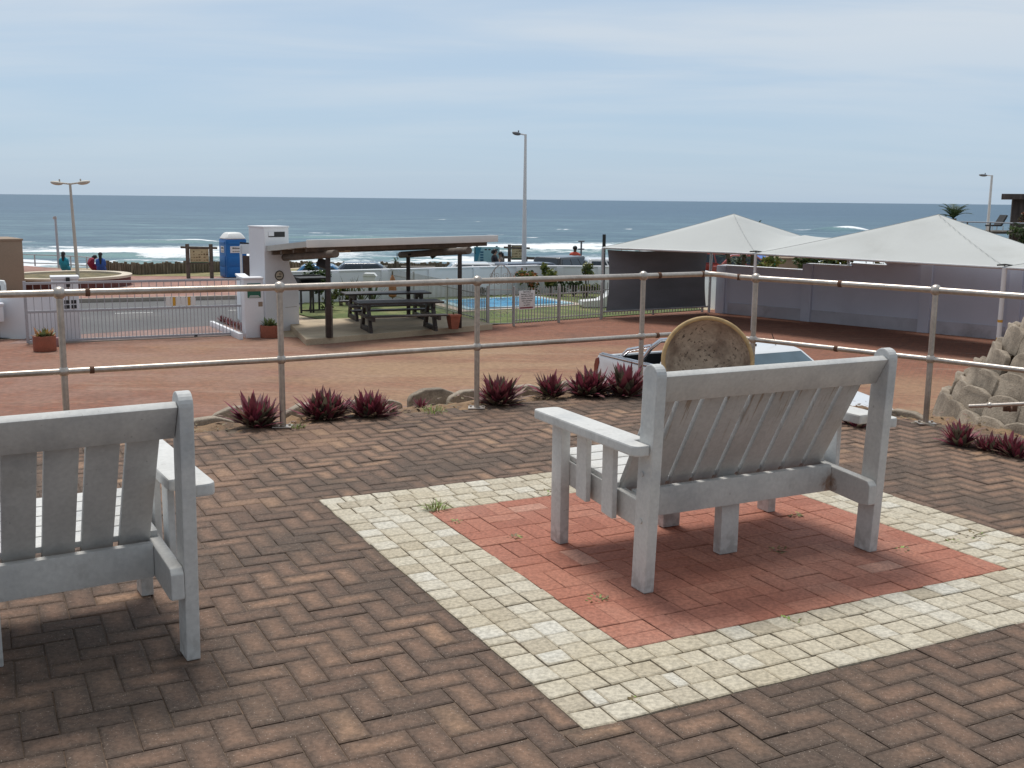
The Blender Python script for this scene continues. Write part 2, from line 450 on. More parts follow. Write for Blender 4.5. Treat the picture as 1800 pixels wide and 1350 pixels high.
def brick_mat(name, cols, dark, edge_w, edge_amt, big=(.35, .65), patch=None, speck=None, bump=.5, rough=.85, edge_noise=.5, near_dark=False):
    m = bpy.data.materials.new(name); m.use_nodes = True; t = m.node_tree; L = t.links
    b = t.nodes['Principled BSDF']; b.inputs['Roughness'].default_value = rough; b.inputs['Specular IOR Level'].default_value = .3
    g = N(t, 'ShaderNodeNewGeometry'); pos = g.outputs['Position']
    ti = N(t, 'ShaderNodeAttribute', attribute_name='tint').outputs['Fac']
    cr = N(t, 'ShaderNodeValToRGB'); el_ = cr.color_ramp.elements
    for i, c in enumerate(cols):
        x = i / (len(cols) - 1)
        if i < 2: e = el_[i]; e.position = x
        else: e = el_.new(x)
    for i, c in enumerate(cols): pass
    # set after creation, sorted by position
    while len(el_) > 1: el_.remove(el_[-1])
    el_[0].position = 0; el_[0].color = (*cols[0], 1)
    for i, c in enumerate(cols[1:], 1):
        e = el_.new(i / (len(cols) - 1)); e.color = (*c, 1)
    L.new(ti, cr.inputs[0]); cur = cr.outputs[0]
    # distance to the brick's own edge in metres
    uv = N(t, 'ShaderNodeUVMap', uv_map='face').outputs[0]; dm = N(t, 'ShaderNodeUVMap', uv_map='dim').outputs[0]
    su = N(t, 'ShaderNodeSeparateXYZ'); L.new(uv, su.inputs[0]); sd = N(t, 'ShaderNodeSeparateXYZ'); L.new(dm, sd.inputs[0])
    def dist(i):
        a = N(t, 'ShaderNodeMath', operation='SUBTRACT'); a.inputs[0].default_value = 1; L.new(su.outputs[i], a.inputs[1])
        mn = N(t, 'ShaderNodeMath', operation='MINIMUM'); L.new(a.outputs[0], mn.inputs[0]); L.new(su.outputs[i], mn.inputs[1])
        return mul(t, mn.outputs[0], sd.outputs[i])
    mnn = N(t, 'ShaderNodeMath', operation='SMOOTH_MIN'); mnn.inputs[2].default_value = .02; L.new(dist(0), mnn.inputs[0]); L.new(dist(1), mnn.inputs[1])
    wob = noise(t, pos, 22, 5)
    wadd = N(t, 'ShaderNodeMath', operation='MULTIPLY_ADD'); wadd.inputs[1].default_value = -edge_w * 2.0 * edge_noise; L.new(wob, wadd.inputs[0])
    base_add = N(t, 'ShaderNodeMath', operation='ADD'); base_add.inputs[1].default_value = edge_w * edge_noise; L.new(mnn.outputs[0], base_add.inputs[0])
    L.new(base_add.outputs[0], wadd.inputs[2])
    edge = ramp(t, wadd.outputs[0], 0.0, edge_w, 1, 0)
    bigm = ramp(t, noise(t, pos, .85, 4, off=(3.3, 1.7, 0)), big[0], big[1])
    if near_dark:       # edge and patch colours get darker towards the near end of the terrace
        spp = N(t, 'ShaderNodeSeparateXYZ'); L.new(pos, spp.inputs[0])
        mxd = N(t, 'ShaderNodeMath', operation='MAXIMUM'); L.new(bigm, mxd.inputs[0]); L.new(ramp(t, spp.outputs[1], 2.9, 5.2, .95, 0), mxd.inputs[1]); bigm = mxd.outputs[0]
    ef = mul(t, edge, N(t, 'ShaderNodeMath', operation='MULTIPLY_ADD').outputs[0])
    ma = t.nodes[-1]
    # edge strength follows the large patch mask
    man = [n for n in t.nodes if n.type == 'MATH' and n.operation == 'MULTIPLY_ADD'][-1]
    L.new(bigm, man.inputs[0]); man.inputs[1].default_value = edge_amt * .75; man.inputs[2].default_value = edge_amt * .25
    mx = N(t, 'ShaderNodeMixRGB'); mx.inputs[2].default_value = (*dark, 1); L.new(ef, mx.inputs[0]); L.new(cur, mx.inputs[1]); cur = mx.outputs[0]
    if patch:      # (colour, amount): large algae / dirt patches
        pm = ramp(t, noise(t, pos, 1.6, 7, off=(9, 2, 4), rough=.6), .40, .66)
        mx = N(t, 'ShaderNodeMixRGB'); mx.inputs[2].default_value = (*patch[0], 1)
        L.new(mul(t, mul(t, pm, bigm), patch[1]), mx.inputs[0]); L.new(cur, mx.inputs[1]); cur = mx.outputs[0]
    if speck:
        sp = ramp(t, noise(t, pos, 170, 2), .66, .71)
        mx = N(t, 'ShaderNodeMixRGB'); mx.inputs[2].default_value = (*speck, 1)
        L.new(mul(t, sp, .75), mx.inputs[0]); L.new(cur, mx.inputs[1]); cur = mx.outputs[0]
    fv = ramp(t, noise(t, pos, 55, 6, rough=.7), .25, .75, .68, 1.32)
    vm = N(t, 'ShaderNodeVectorMath', operation='SCALE'); L.new(cur, vm.inputs[0]); L.new(fv, vm.inputs['Scale'])
    L.new(vm.outputs[0], b.inputs['Base Color'])
    bp = N(t, 'ShaderNodeBump'); bp.inputs['Strength'].default_value = bump; bp.inputs['Distance'].default_value = .004
    L.new(noise(t, pos, 130, 6, rough=.65), bp.inputs['Height']); L.new(bp.outputs[0], b.inputs['Normal'])
    return m

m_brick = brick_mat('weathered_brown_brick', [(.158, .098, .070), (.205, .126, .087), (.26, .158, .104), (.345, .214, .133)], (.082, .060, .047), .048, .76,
                    big=(.27, .50), patch=((.090, .066, .051), .82), speck=(.42, .35, .29), near_dark=True)
m_red = brick_mat('red_brick', [(.30, .113, .074), (.345, .134, .088), (.38, .16, .106), (.42, .215, .155)], (.25, .105, .072), .006, .5, bump=.25, rough=.8,
                  patch=((.40, .24, .185), .35))
m_cobble = brick_mat('cream_cobble', [(.40, .345, .26), (.465, .41, .315), (.515, .465, .37), (.56, .53, .46)], (.36, .30, .21), .008, .6, bump=.45, rough=.85,
                     patch=((.45, .385, .27), .55))
m_joint = M('joint_dirt', (.165, .112, .078), .95, var=.3, scale=8, bump=.6, bscale=90, col2=(.13, .098, .068), mix2=(.4, .7), fine=.3, fscale=120)

BR = .105
pv = Paving()
for a in range(-60, 75):
    for b_ in range(-40, 75):
        k = (a - b_) % 4
        if k == 0: u0, u1, v0, v1 = a, a + 2, b_, b_ + 1
        elif k == 2: u0, u1, v0, v1 = a, a + 1, b_ - 1, b_ + 1
        else: continue
        u0 *= BR; u1 *= BR; v0 *= BR; v1 *= BR
        c = Vector(xy_of((u0 + u1) / 2, (v0 + v1) / 2))
        if c.y < 1.4 or c.y > edge_y(c.x) + .05 or c.x < -4.6 or c.x > 5.2: continue
        if abs(c.x) > .62 * c.y + 1.8: continue
        # cut against the pale border
        B0, B1, C0, C1 = -BW, PL + BW, -BW, PW + BW
        iu = min(u1, B1) - max(u0, B0); iv = min(v1, C1) - max(v0, C0)
        if iu > 1e-4 and iv > 1e-4:
            opts = []
            if u0 < B0: opts.append((u0, B0, v0, v1))
            if u1 > B1: opts.append((B1, u1, v0, v1))
            if v0 < C0: opts.append((u0, u1, v0, C0))
            if v1 > C1: opts.append((u0, u1, C1, v1))
            if not opts: continue
            u0, u1, v0, v1 = max(opts, key=lambda q: (q[1] - q[0]) * (q[3] - q[2]))
        far = max(0.0, min(1.0, (c.y - 4.2) / 3.6))
        ti_ = min(1, max(0, random.gauss(.36 + .20 * far, .21)))
        pv.brick(u0, u1, v0, v1, random.gauss(0, .0013), random.uniform(.002, .0045), ti_, .0055, .008, .0012)
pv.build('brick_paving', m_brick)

pr = Paving()
MU, MV = PL / 10, PW / 9
for i in range(10):
    for j in range(9):
        u0, v0 = i * MU, j * MV
        if (i + j) % 2 == 0:
            for h in (0, .5):
                pr.brick(u0, u0 + MU, v0 + h * MV, v0 + (h + .5) * MV, random.gauss(.002, .001), random.uniform(.0015, .003), 1.0 if random.random() < .03 else min(.75, max(0, random.gauss(.38, .16))), .004, .006, .0008)
        else:
            for h in (0, .5):
                pr.brick(u0 + h * MU, u0 + (h + .5) * MU, v0, v0 + MV, random.gauss(.002, .001), random.uniform(.0015, .003), 1.0 if random.random() < .03 else min(.75, max(0, random.gauss(.38, .16))), .004, .006, .0008)
pr.build('red_brick_panel', m_red)

pc = Paving()
CB = BW / 4
def cob(u0, u1, v0, v1):
    pc.brick(u0, u1, v0, v1, random.gauss(.003, .0012), random.uniform(.003, .006), min(1, max(0, random.gauss(.5, .25))), .006, .009, .0025)
def cob_run(L0, L1, along_u, c0):
    for row in range(4):
        q = L0
        while q < L1 - .02:
            w = random.uniform(.098, .125)
            if random.random() < .05: w *= .55
            if q + w > L1 - .05: w = L1 - q
            if along_u: cob(q, q + w, c0 + row * CB, c0 + (row + 1) * CB)
            else: cob(c0 + row * CB, c0 + (row + 1) * CB, q, q + w)
            q += w
cob_run(-BW, PL + BW, True, -BW)
cob_run(-BW, PL + BW, True, PW)
cob_run(0, PW, False, -BW)
cob_run(0, PW, False, PL)
pc.build('cobble_border', m_cobble)

# bedding under the bricks, and the soil strip outside the rail, then the bank down to the parking area
inner = edge_off(.10)
o1 = edge_off(.75)
jb = MB()
ei = [(p.x, p.y) for p in inner]
jb.add([(x, y, -.006) for x, y in [(-8, -3), (8, -3)] + ei[::-1]], [tuple(range(2 + len(ei)))])
tag(jb.build('paving_bed', m_joint), kind='structure')
sb = MB()
nseg = 240
def along(pts, n):
    L = [0]
    for a, b in zip(pts, pts[1:]): L.append(L[-1] + (b - a).length)
    out = []
    for i in range(n):
        s_ = L[-1] * i / (n - 1)
        for k in range(len(pts) - 1):
            if L[k] <= s_ <= L[k + 1] + 1e-9:
                f = (s_ - L[k]) / max(1e-9, L[k + 1] - L[k]); out.append(pts[k].lerp(pts[k + 1], f)); break
    return out
offs = [-.12, .02, .10, .18, .26, .34, .42, .5, .58, .66, .8, 1.1, 1.6, 2.2]
rows = [along(edge_off(o_), nseg) for o_ in offs]
vs = []
for o_, row in zip(offs, rows):
    for p in row:
        if o_ <= -.1: z = -.03
        elif o_ < .62: z = -.012 + random.gauss(0, .012) - .09 * smooth(.3, .62, o_)
        else: z = -.1 - (o_ - .62) * 1.25 + random.gauss(0, .02)
        vs.append((p.x, p.y, max(z, -2.05)))
fs = []
for i in range(len(offs) - 1):
    for k in range(nseg - 1):
        a = i * nseg + k; fs.append((a, a + 1, a + 1 + nseg, a + nseg))
sb.add(vs, fs, True)
tag(sb.build('earth_bank', soil, auto=False), kind='structure')

# ------------------------------------------------------------------ lower ground
def gz(x, y):
    return -2.0 - .5 * smooth(-11, -8.3, x) * smooth(43.0, 44.5, y)
def ground_mat():
    m = bpy.data.materials.new('worn_brick_parking'); m.use_nodes = True; t = m.node_tree; L = t.links
    b = t.nodes['Principled BSDF']; b.inputs['Roughness'].default_value = .9; b.inputs['Specular IOR Level'].default_value = .25
    pos = N(t, 'ShaderNodeNewGeometry').outputs['Position']
    mpn = N(t, 'ShaderNodeMapping'); mpn.inputs['Rotation'].default_value = (0, 0, R(24)); L.new(pos, mpn.inputs[0])
    bt = N(t, 'ShaderNodeTexBrick'); bt.inputs['Scale'].default_value = 1; bt.inputs['Brick Width'].default_value = .21; bt.inputs['Row Height'].default_value = .105
    bt.inputs['Mortar Size'].default_value = .007; bt.inputs['Color1'].default_value = (.27, .115, .072, 1); bt.inputs['Color2'].default_value = (.215, .095, .065, 1); bt.inputs['Mortar'].default_value = (.16, .10, .07, 1)
    L.new(mpn.outputs[0], bt.inputs[0]); cur = bt.outputs[0]
    sp = N(t, 'ShaderNodeSeparateXYZ'); L.new(pos, sp.inputs[0])
    def mixc(fac, col):
        nonlocal cur
        x = N(t, 'ShaderNodeMixRGB'); x.inputs[2].default_value = (*col, 1); L.new(fac, x.inputs[0]); L.new(cur, x.inputs[1]); cur = x.outputs[0]
    # sand washed over the turning area
    d1 = N(t, 'ShaderNodeVectorMath', operation='DISTANCE'); d1.inputs[1].default_value = (-.6, 22.5, -2); L.new(pos, d1.inputs[0])
    e1 = ramp(t, d1.outputs['Value'], 2.5, 7.5, 1, 0)
    d2 = N(t, 'ShaderNodeVectorMath', operation='DISTANCE'); d2.inputs[1].default_value = (7.2, 19.5, -2); L.new(pos, d2.inputs[0])
    e2 = ramp(t, d2.outputs['Value'], 1.5, 4.5, .8, 0)
    d3 = N(t, 'ShaderNodeVectorMath', operation='DISTANCE'); d3.inputs[1].default_value = (-6.5, 24, -2); L.new(pos, d3.inputs[0])
    e3 = ramp(t, d3.outputs['Value'], 1.5, 5.0, .7, 0)
    mxn = N(t, 'ShaderNodeMath', operation='MAXIMUM'); L.new(e1, mxn.inputs[0]); L.new(e2, mxn.inputs[1])
    mxn2 = N(t, 'ShaderNodeMath', operation='MAXIMUM'); L.new(mxn.outputs[0], mxn2.inputs[0]); L.new(e3, mxn2.inputs[1])
    sand = mul(t, mxn2.outputs[0], ramp(t, noise(t, pos, .55, 6, stretch=(.5, 1.3, 1)), .22, .6))
    mixc(mul(t, sand, .88), (.33, .215, .13))
    pink = mul(t, ramp(t, sp.outputs[0], -1.0, -6.0), ramp(t, noise(t, pos, .8, 6), .3, .65))
    mixc(mul(t, pink, .62), (.285, .175, .135))
    st = ramp(t, noise(t, pos, 1.3, 6, stretch=(.25, 1.6, 1), off=(4, 4, 0)), .55, .72)
    mixc(mul(t, st, .35), (.36, .25, .18))
    dk = ramp(t, noise(t, pos, .5, 6, off=(1, 8, 0)), .55, .75)
    mixc(mul(t, dk, .35), (.13, .075, .055))
    fv = ramp(t, noise(t, pos, 7, 6, rough=.7), .25, .75, .80, 1.2)
    vm = N(t, 'ShaderNodeVectorMath', operation='SCALE'); L.new(cur, vm.inputs[0]); L.new(fv, vm.inputs['Scale'])
    L.new(vm.outputs[0], b.inputs['Base Color'])
    bp = N(t, 'ShaderNodeBump'); bp.inputs['Strength'].default_value = .4; bp.inputs['Distance'].default_value = .01
    L.new(bt.outputs['Fac'], bp.inputs['Height']); bp.invert = True; L.new(bp.outputs[0], b.inputs['Normal'])
    return m
m_park = ground_mat()
m_prom = M('pinkish_promenade_paving', (.30, .155, .12), .9, var=.18, scale=.7, col2=(.36, .215, .17), mix2=(.4, .65), fine=.18, fscale=6)
m_asph = M('asphalt', (.115, .112, .112), .9, var=.12, scale=.6, fine=.15, fscale=20, col2=(.16, .15, .14), mix2=(.5, .75))
m_line = M('road_paint', (.62, .61, .58), .8, var=.1)
m_kerb = M('concrete_kerb', (.33, .29, .25), .9, var=.15, scale=3)
m_lawn = M('lawn_grass', (.095, .125, .032), .95, var=.3, scale=1.5, col2=(.20, .19, .075), mix2=(.45, .7), fine=.3, fscale=18)
m_dune = M('dry_dune_grass', (.20, .18, .075), .95, var=.25, scale=1.2, col2=(.30, .25, .13), mix2=(.4, .7), fine=.3, fscale=12)
m_sand = M('beach_sand', (.42, .34, .235), .95, var=.12, scale=.3)

def sheet(name, poly, z, mat):
    b = MB(); b.add([(p[0], p[1], z) for p in poly], [tuple(range(len(poly)))])
    return tag(b.build(name, mat), kind='structure')
# base ground: grid with the step down behind the pool wall, then the fall to the beach
gb = MB()
xs = sorted(set(list(np.arange(-70, 91, 5.0)) + [-11, -10.3, -9.6, -9, -8.3]))
ys = [-6, 0, 6, 9, 12, 20, 28, 36, 40, 43, 43.5, 44, 44.5, 48, 53, 54, 55, 56, 57, 58, 59, 60, 62, 66, 75, 90, 110, 135]
vs = []
for y in ys:
    for x in xs:
        z = gz(x, y) - .02
        y0 = 54.4 + 4.4 * smooth(-13, -9, x)
        if y > y0: z = max(gz(x, y) - .02 - .42 * (y - y0), -10.2)
        vs.append((x, y, z))
nx = len(xs)
gb.add(vs, [(j * nx + i, j * nx + i + 1, (j + 1) * nx + i + 1, (j + 1) * nx + i) for j in range(len(ys) - 1) for i in range(nx - 1)], True)
tag(gb.build('ground', m_sand), kind='structure')
sheet('parking_area', [(-30, 9.0), (20, 9.0), (20, 40), (6.9, 36.2), (-.6, 30.9), (-5, 27.5), (-6.9, 28.1), (-12.2, 26.9), (-30, 20.5)], -2.004, m_park)

RD = R(21)
rd = Vector((math.cos(RD), math.sin(RD), 0)); rn = Vector((-rd.y, rd.x, 0))
RC = Vector((-11.4, 33.2, 0))
def rp(a, b): 
    q = RC + rd * a + rn * b; return (q.x, q.y)
sheet('driveway_apron', [(-12.3, 25.86), (-6.9, 28.12), rp(4.6, -3.0), rp(-2.2, -3.0)], -2.000, M('greyish_driveway_brick', (.26, .165, .14), .9, var=.2, scale=1, fine=.2, fscale=8))
sheet('road', [rp(-45, -4.2)] + [tuple(P(x_, y_, -2).xy) for x_, y_ in ((60, 593), (138, 588), (378, 572), (470, 564))] + [rp(5.5, 1.6), rp(3.5, 3.8), rp(-45, 3.8)], -1.996, m_asph)
lb = MB()
for k in range(-8, 2):
    a = k * 3.4 - .9
    q = [rp(a, -.06), rp(a + 1.1, -.06), rp(a + 1.1, .06), rp(a, .06)]
    lb.add([(x, y, -1.991) for x, y in q], [(0, 1, 2, 3)])
tag(lb.build('road_markings', m_line), kind='structure')
kb = MB()
a_, b_ = Vector((*rp(-45, 3.9), -1.93)), Vector((*rp(3.5, 3.9), -1.93))
kb.beam(a_, b_, .2, .14, .01)
tag(kb.build('kerb', m_kerb), kind='structure')
sheet('promenade', [rp(-45, 4.0), rp(5.2, 4.0), (-8.6, 44.5), (-9.2, 50.0), (-19.0, 50.4), (-24.5, 54.3), (-45, 54.3)], -1.975, m_prom)
sheet('promenade_lawn', [(-18.6, 50.3), (-17.2, 48.2), (-9.2, 48.6), (-9.2, 54.3), (-16, 53)], -1.970, m_dune)
sheet('beachfront_parking', [(-7.8, 45.0), (40, 45.0), (40, 58), (-7.8, 58)], -2.514, m_asph)

# pool lawn
sheet('pool_lawn', [(-6.9, 33.6), (-5.2, 31.0), (-.7, 30.9), (6.5, 36.0), (3.4, 42.3), (1.0, 42.4), (-7.4, 39.2)], -1.990, m_lawn)
# patio slab under the pavilion
SA, SB_, = P(538, 607, -2), P(866, 579, -2)
SE, SD = P(800, 553, -1.85), P(503, 563, -1.85)
slab = MB()
slab.prism([(SA.x, SA.y), (SB_.x, SB_.y), (SE.x, SE.y), (SD.x, SD.y)], -2.05, -1.85, 'z', .015)
tag(slab.build('patio_slab', slab_conc), kind='structure')

# ------------------------------------------------------------------ sea
SEA = -9.0
def build_sea():
    na, nr = 640, 620
    ang = np.linspace(-math.radians(57), math.radians(57), na)
    r1 = np.linspace(105, 330, 400)
    r2 = np.geomspace(330.6, 32000, nr - 400)
    rr = np.concatenate([r1, r2])
    A, Rr = np.meshgrid(ang, rr)
    X = Rr * np.sin(A); Y = Rr * np.cos(A)
    def fbm(x, y, seed, octv=4):
        g = np.random.default_rng(seed); out = np.zeros_like(x); amp = 1
        for o in range(octv):
            for k in range(4):
                th = g.uniform(0, 2 * math.pi); ph = g.uniform(0, 2 * math.pi); w = (2 ** o) * g.uniform(.7, 1.3)
                out += amp * np.sin((x * math.cos(th) + y * math.sin(th)) * w + ph) / 4
            amp *= .55
        return out
    Z = np.full_like(X, SEA)
    foam = np.zeros_like(X); curl = np.zeros_like(X)
    fade = np.clip((900 - Rr) / 600, 0, 1)
    Z += fade * (.10 * fbm(X * .25, Y * .9, 1) + .14 * fbm(X * .05, Y * .22, 2))
    # breaking waves: (distance, height, front width, back width, centre x, half length, foam depth behind, strength, wobble)
    brk = [(186, .8, 3.0, 6, -66, 40, 48, 1.35, 6), (243, .8, 3.5, 8, -78, 15, 17, 1.0, 4), (212, .6, 3.5, 7, -48, 22, 36, 1.2, 5),
           (163, .75, 2.6, 6, -78, 12, 10, .8, 3), (166, .75, 2.6, 6, -55, 11, 10, .8, 3), (172, .4, 3.0, 5, -30, 22, 16, .65, 4),
           (222, .7, 3.0, 6, 8, 32, 52, 1.25, 5), (188, .45, 3.0, 6, 0, 34, 14, .7, 5), (200, .45, 3.0, 6, 26, 22, 12, .6, 4),
           (402, 2.4, 5.0, 9, 121, 13, 34, 1.2, 3), (268, .5, 4, 7, 34, 16, 9, .5, 4), (290, .4, 4, 7, -40, 30, 6, .4, 5), (196, .5, 3, 6, 70, 40, 20, .9, 5)]
    for i, (d, h, fw, bw, xc, hl, fd, st, wb) in enumerate(brk):
        yc = d + wb * fbm(X * .045, X * 0, 20 + i, 3) + ((X - xc) * .05)
        env = np.clip(1.25 - np.abs(X - xc) / hl, 0, 1); env = env * env * (3 - 2 * env)
        s = Y - yc
        prof = np.where(s < 0, np.exp(-(s / fw) ** 2), np.exp(-(s / bw) ** 2))
        Z += h * prof * env * (1 + .2 * fbm(X * .3, Y * .1, 40 + i, 2))
        body = np.clip((s + 1.0) / 1.4, 0, 1) * np.clip((fd - s) / (fd * .7), 0, 1)
        rag = np.clip(.74 + .55 * fbm(X * .16, Y * .34, 60 + i, 5), 0, 1.2)
        foam = np.maximum(foam, st * env * body * rag)
        curl = np.maximum(curl, env * np.exp(-((s + 2.6) / 2.2) ** 2) * .9)
    # drifting foam in the shallows, sparse white caps farther out
    sh = np.clip((250 - Rr) / 60, 0, 1)
    lace = np.clip(fbm(X * .09, Y * .30, 91, 6) * 1.5 - .25, 0, .5)
    foam = np.maximum(foam, sh * lace)
    cap = np.clip(fbm(X * .16, Y * .34, 95, 5) * 2.2 - 2.25, 0, .6) * np.clip((900 - Rr) / 500, 0, 1)
    foam = np.maximum(foam, cap)
    nrr = len(rr)
    v = np.stack([X, Y, Z], -1).reshape(-1, 3)
    idx = np.arange(na * nrr).reshape(nrr, na)
    q = np.stack([idx[:-1, :-1], idx[:-1, 1:], idx[1:, 1:], idx[1:, :-1]], -1).reshape(-1, 4)
    me = bpy.data.meshes.new('sea')
    me.vertices.add(len(v)); me.vertices.foreach_set('co', v.astype('f').ravel())
    me.loops.add(q.size); me.loops.foreach_set('vertex_index', q.astype('i').ravel())
    me.polygons.add(len(q)); me.polygons.foreach_set('loop_start', np.arange(0, q.size, 4, dtype='i'))
    me.polygons.foreach_set('use_smooth', np.ones(len(q), bool))
    me.update(calc_edges=True)
    for nm, d in (('foam', foam), ('curl', curl)):
        a = me.attributes.new(nm, 'FLOAT', 'POINT'); a.data.foreach_set('value', d.astype('f').ravel())
    m = bpy.data.materials.new('sea_water'); m.use_nodes = True; t = m.node_tree; L = t.links
    b = t.nodes['Principled BSDF']; b.inputs['Specular IOR Level'].default_value = .30
    pos = N(t, 'ShaderNodeNewGeometry').outputs['Position']
    fo = N(t, 'ShaderNodeAttribute', attribute_name='foam').outputs['Fac']
    cu = N(t, 'ShaderNodeAttribute', attribute_name='curl').outputs['Fac']
    ln = N(t, 'ShaderNodeVectorMath', operation='LENGTH'); L.new(pos, ln.inputs[0])
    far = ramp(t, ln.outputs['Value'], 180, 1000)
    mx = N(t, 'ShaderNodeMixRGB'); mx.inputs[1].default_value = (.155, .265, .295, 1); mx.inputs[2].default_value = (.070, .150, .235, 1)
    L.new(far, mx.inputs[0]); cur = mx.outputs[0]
    # wind streaks, scaled with distance bands so they stay visible
    for sc, st_, lo, hi, am in ((.28, (1, 2.6, 1), .44, .66, .45), (.10, (1, 3.2, 1), .42, .64, .75), (.032, (1, 4.0, 1), .42, .60, .65), (.009, (1, 6, 1), .42, .6, .5), (.0016, (1, 9, 1), .42, .6, .3)):
        x = N(t, 'ShaderNodeMixRGB'); x.inputs[2].default_value = (.030, .082, .135, 1)
        L.new(mul(t, ramp(t, noise(t, pos, sc, 8, stretch=st_, rough=.62), lo, hi), am), x.inputs[0]); L.new(cur, x.inputs[1]); cur = x.outputs[0]
    x = N(t, 'ShaderNodeMixRGB'); x.inputs[2].default_value = (.13, .26, .25, 1); L.new(mul(t, cu, .8), x.inputs[0]); L.new(cur, x.inputs[1]); cur = x.outputs[0]
    fn = noise(t, pos, .55, 9, stretch=(1, 2.2, 1), rough=.72)
    fm = N(t, 'ShaderNodeMath', operation='MULTIPLY_ADD'); fm.inputs[1].default_value = 1.3; fm.inputs[2].default_value = -.65; L.new(fn, fm.inputs[0])
    fa = N(t, 'ShaderNodeMath', operation='ADD'); L.new(fo, fa.inputs[0]); L.new(fm.outputs[0], fa.inputs[1])
    fmask = mul(t, ramp(t, fa.outputs[0], .12, .46), ramp(t, fo, .01, .12))
    x = N(t, 'ShaderNodeMixRGB'); x.inputs[2].default_value = (.80, .82, .83, 1); L.new(fmask, x.inputs[0]); L.new(cur, x.inputs[1]); cur = x.outputs[0]
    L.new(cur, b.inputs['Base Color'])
    L.new(ramp(t, fmask, 0, 1, .45, .95), b.inputs['Roughness'])
    bp = N(t, 'ShaderNodeBump'); bp.inputs['Strength'].default_value = .9; bp.inputs['Distance'].default_value = .5
    L.new(noise(t, pos, .22, 8, stretch=(1, 2.6, 1), rough=.62), bp.inputs['Height']); L.new(bp.outputs[0], b.inputs['Normal'])
    me.materials.append(m)
    o = bpy.data.objects.new('sea', me); COL.objects.link(o); o['kind'] = 'structure'
build_sea()

# ------------------------------------------------------------------ garden benches
m_bench = M('pale_grey_bench_paint', (.585, .575, .55), .62, var=.07, scale=4, bump=.35, bscale=38, stretch=(1, 1, 1), fine=.07, fscale=60, obj=True, col2=(.42, .43, .435), mix2=(.5, .75))
m_back = M('stained_bench_paint', (.47, .455, .435), .65, var=.07, scale=4, bump=.35, bscale=38, fine=.07, fscale=60, obj=True, col2=(.40, .385, .365), mix2=(.45, .7))
def _streak(t):
    co = N(t, 'ShaderNodeTexCoord').outputs['Object']
    sp = N(t, 'ShaderNodeSeparateXYZ'); t.links.new(co, sp.inputs[0])
    n = ramp(t, noise(t, co, 1.0, 6, stretch=(75, 8, 2.0), rough=.55), .57, .65)
    return mul(t, mul(t, n, ramp(t, sp.outputs[2], .45, .82)), .7)
overlay(m_back, _streak, (.21, .125, .06))
m_rail = M('bench_rail_paint', (.54, .53, .505), .62, var=.07, scale=4, bump=.35, bscale=38, fine=.07, fscale=60, obj=True, col2=(.40, .40, .395), mix2=(.5, .75))
def _ruststain(t):
    co = N(t, 'ShaderNodeTexCoord').outputs['Object']
    d = N(t, 'ShaderNodeVectorMath', operation='DISTANCE'); d.inputs[1].default_value = (1.19, .235, .285); t.links.new(co, d.inputs[0])
    a = N(t, 'ShaderNodeMath', operation='MULTIPLY_ADD'); a.inputs[1].default_value = .10; t.links.new(noise(t, co, 45, 5), a.inputs[0]); t.links.new(d.outputs['Value'], a.inputs[2])
    return mul(t, ramp(t, a.outputs[0], .062, .112, 1, 0), .75)
m_rail_plain = m_rail.copy()
overlay(m_rail, _ruststain, (.23, .105, .04))

def _grime(t):
    co = N(t, 'ShaderNodeTexCoord').outputs['Object']
    a = ramp(t, noise(t, co, 5, 7, rough=.68), .56, .68)
    sp = N(t, 'ShaderNodeSeparateXYZ'); t.links.new(co, sp.inputs[0])
    foot = ramp(t, sp.outputs[2], .02, .16, 1, 0)
    b = mul(t, foot, ramp(t, noise(t, co, 22, 5), .40, .62))
    m = N(t, 'ShaderNodeMath', operation='MAXIMUM'); t.links.new(mul(t, a, .30), m.inputs[0]); t.links.new(mul(t, b, .55), m.inputs[1])
    return m.outputs[0]
def _chips(t):
    co = N(t, 'ShaderNodeTexCoord').outputs['Object']
    return mul(t, ramp(t, noise(t, co, 26, 6, off=(5, 1, 2), rough=.7), .66, .70), .7)
for _m in (m_bench, m_rail, m_rail_plain, m_back):
    overlay(_m, _grime, (.30, .285, .26)); overlay(_m, _chips, (.27, .25, .225))

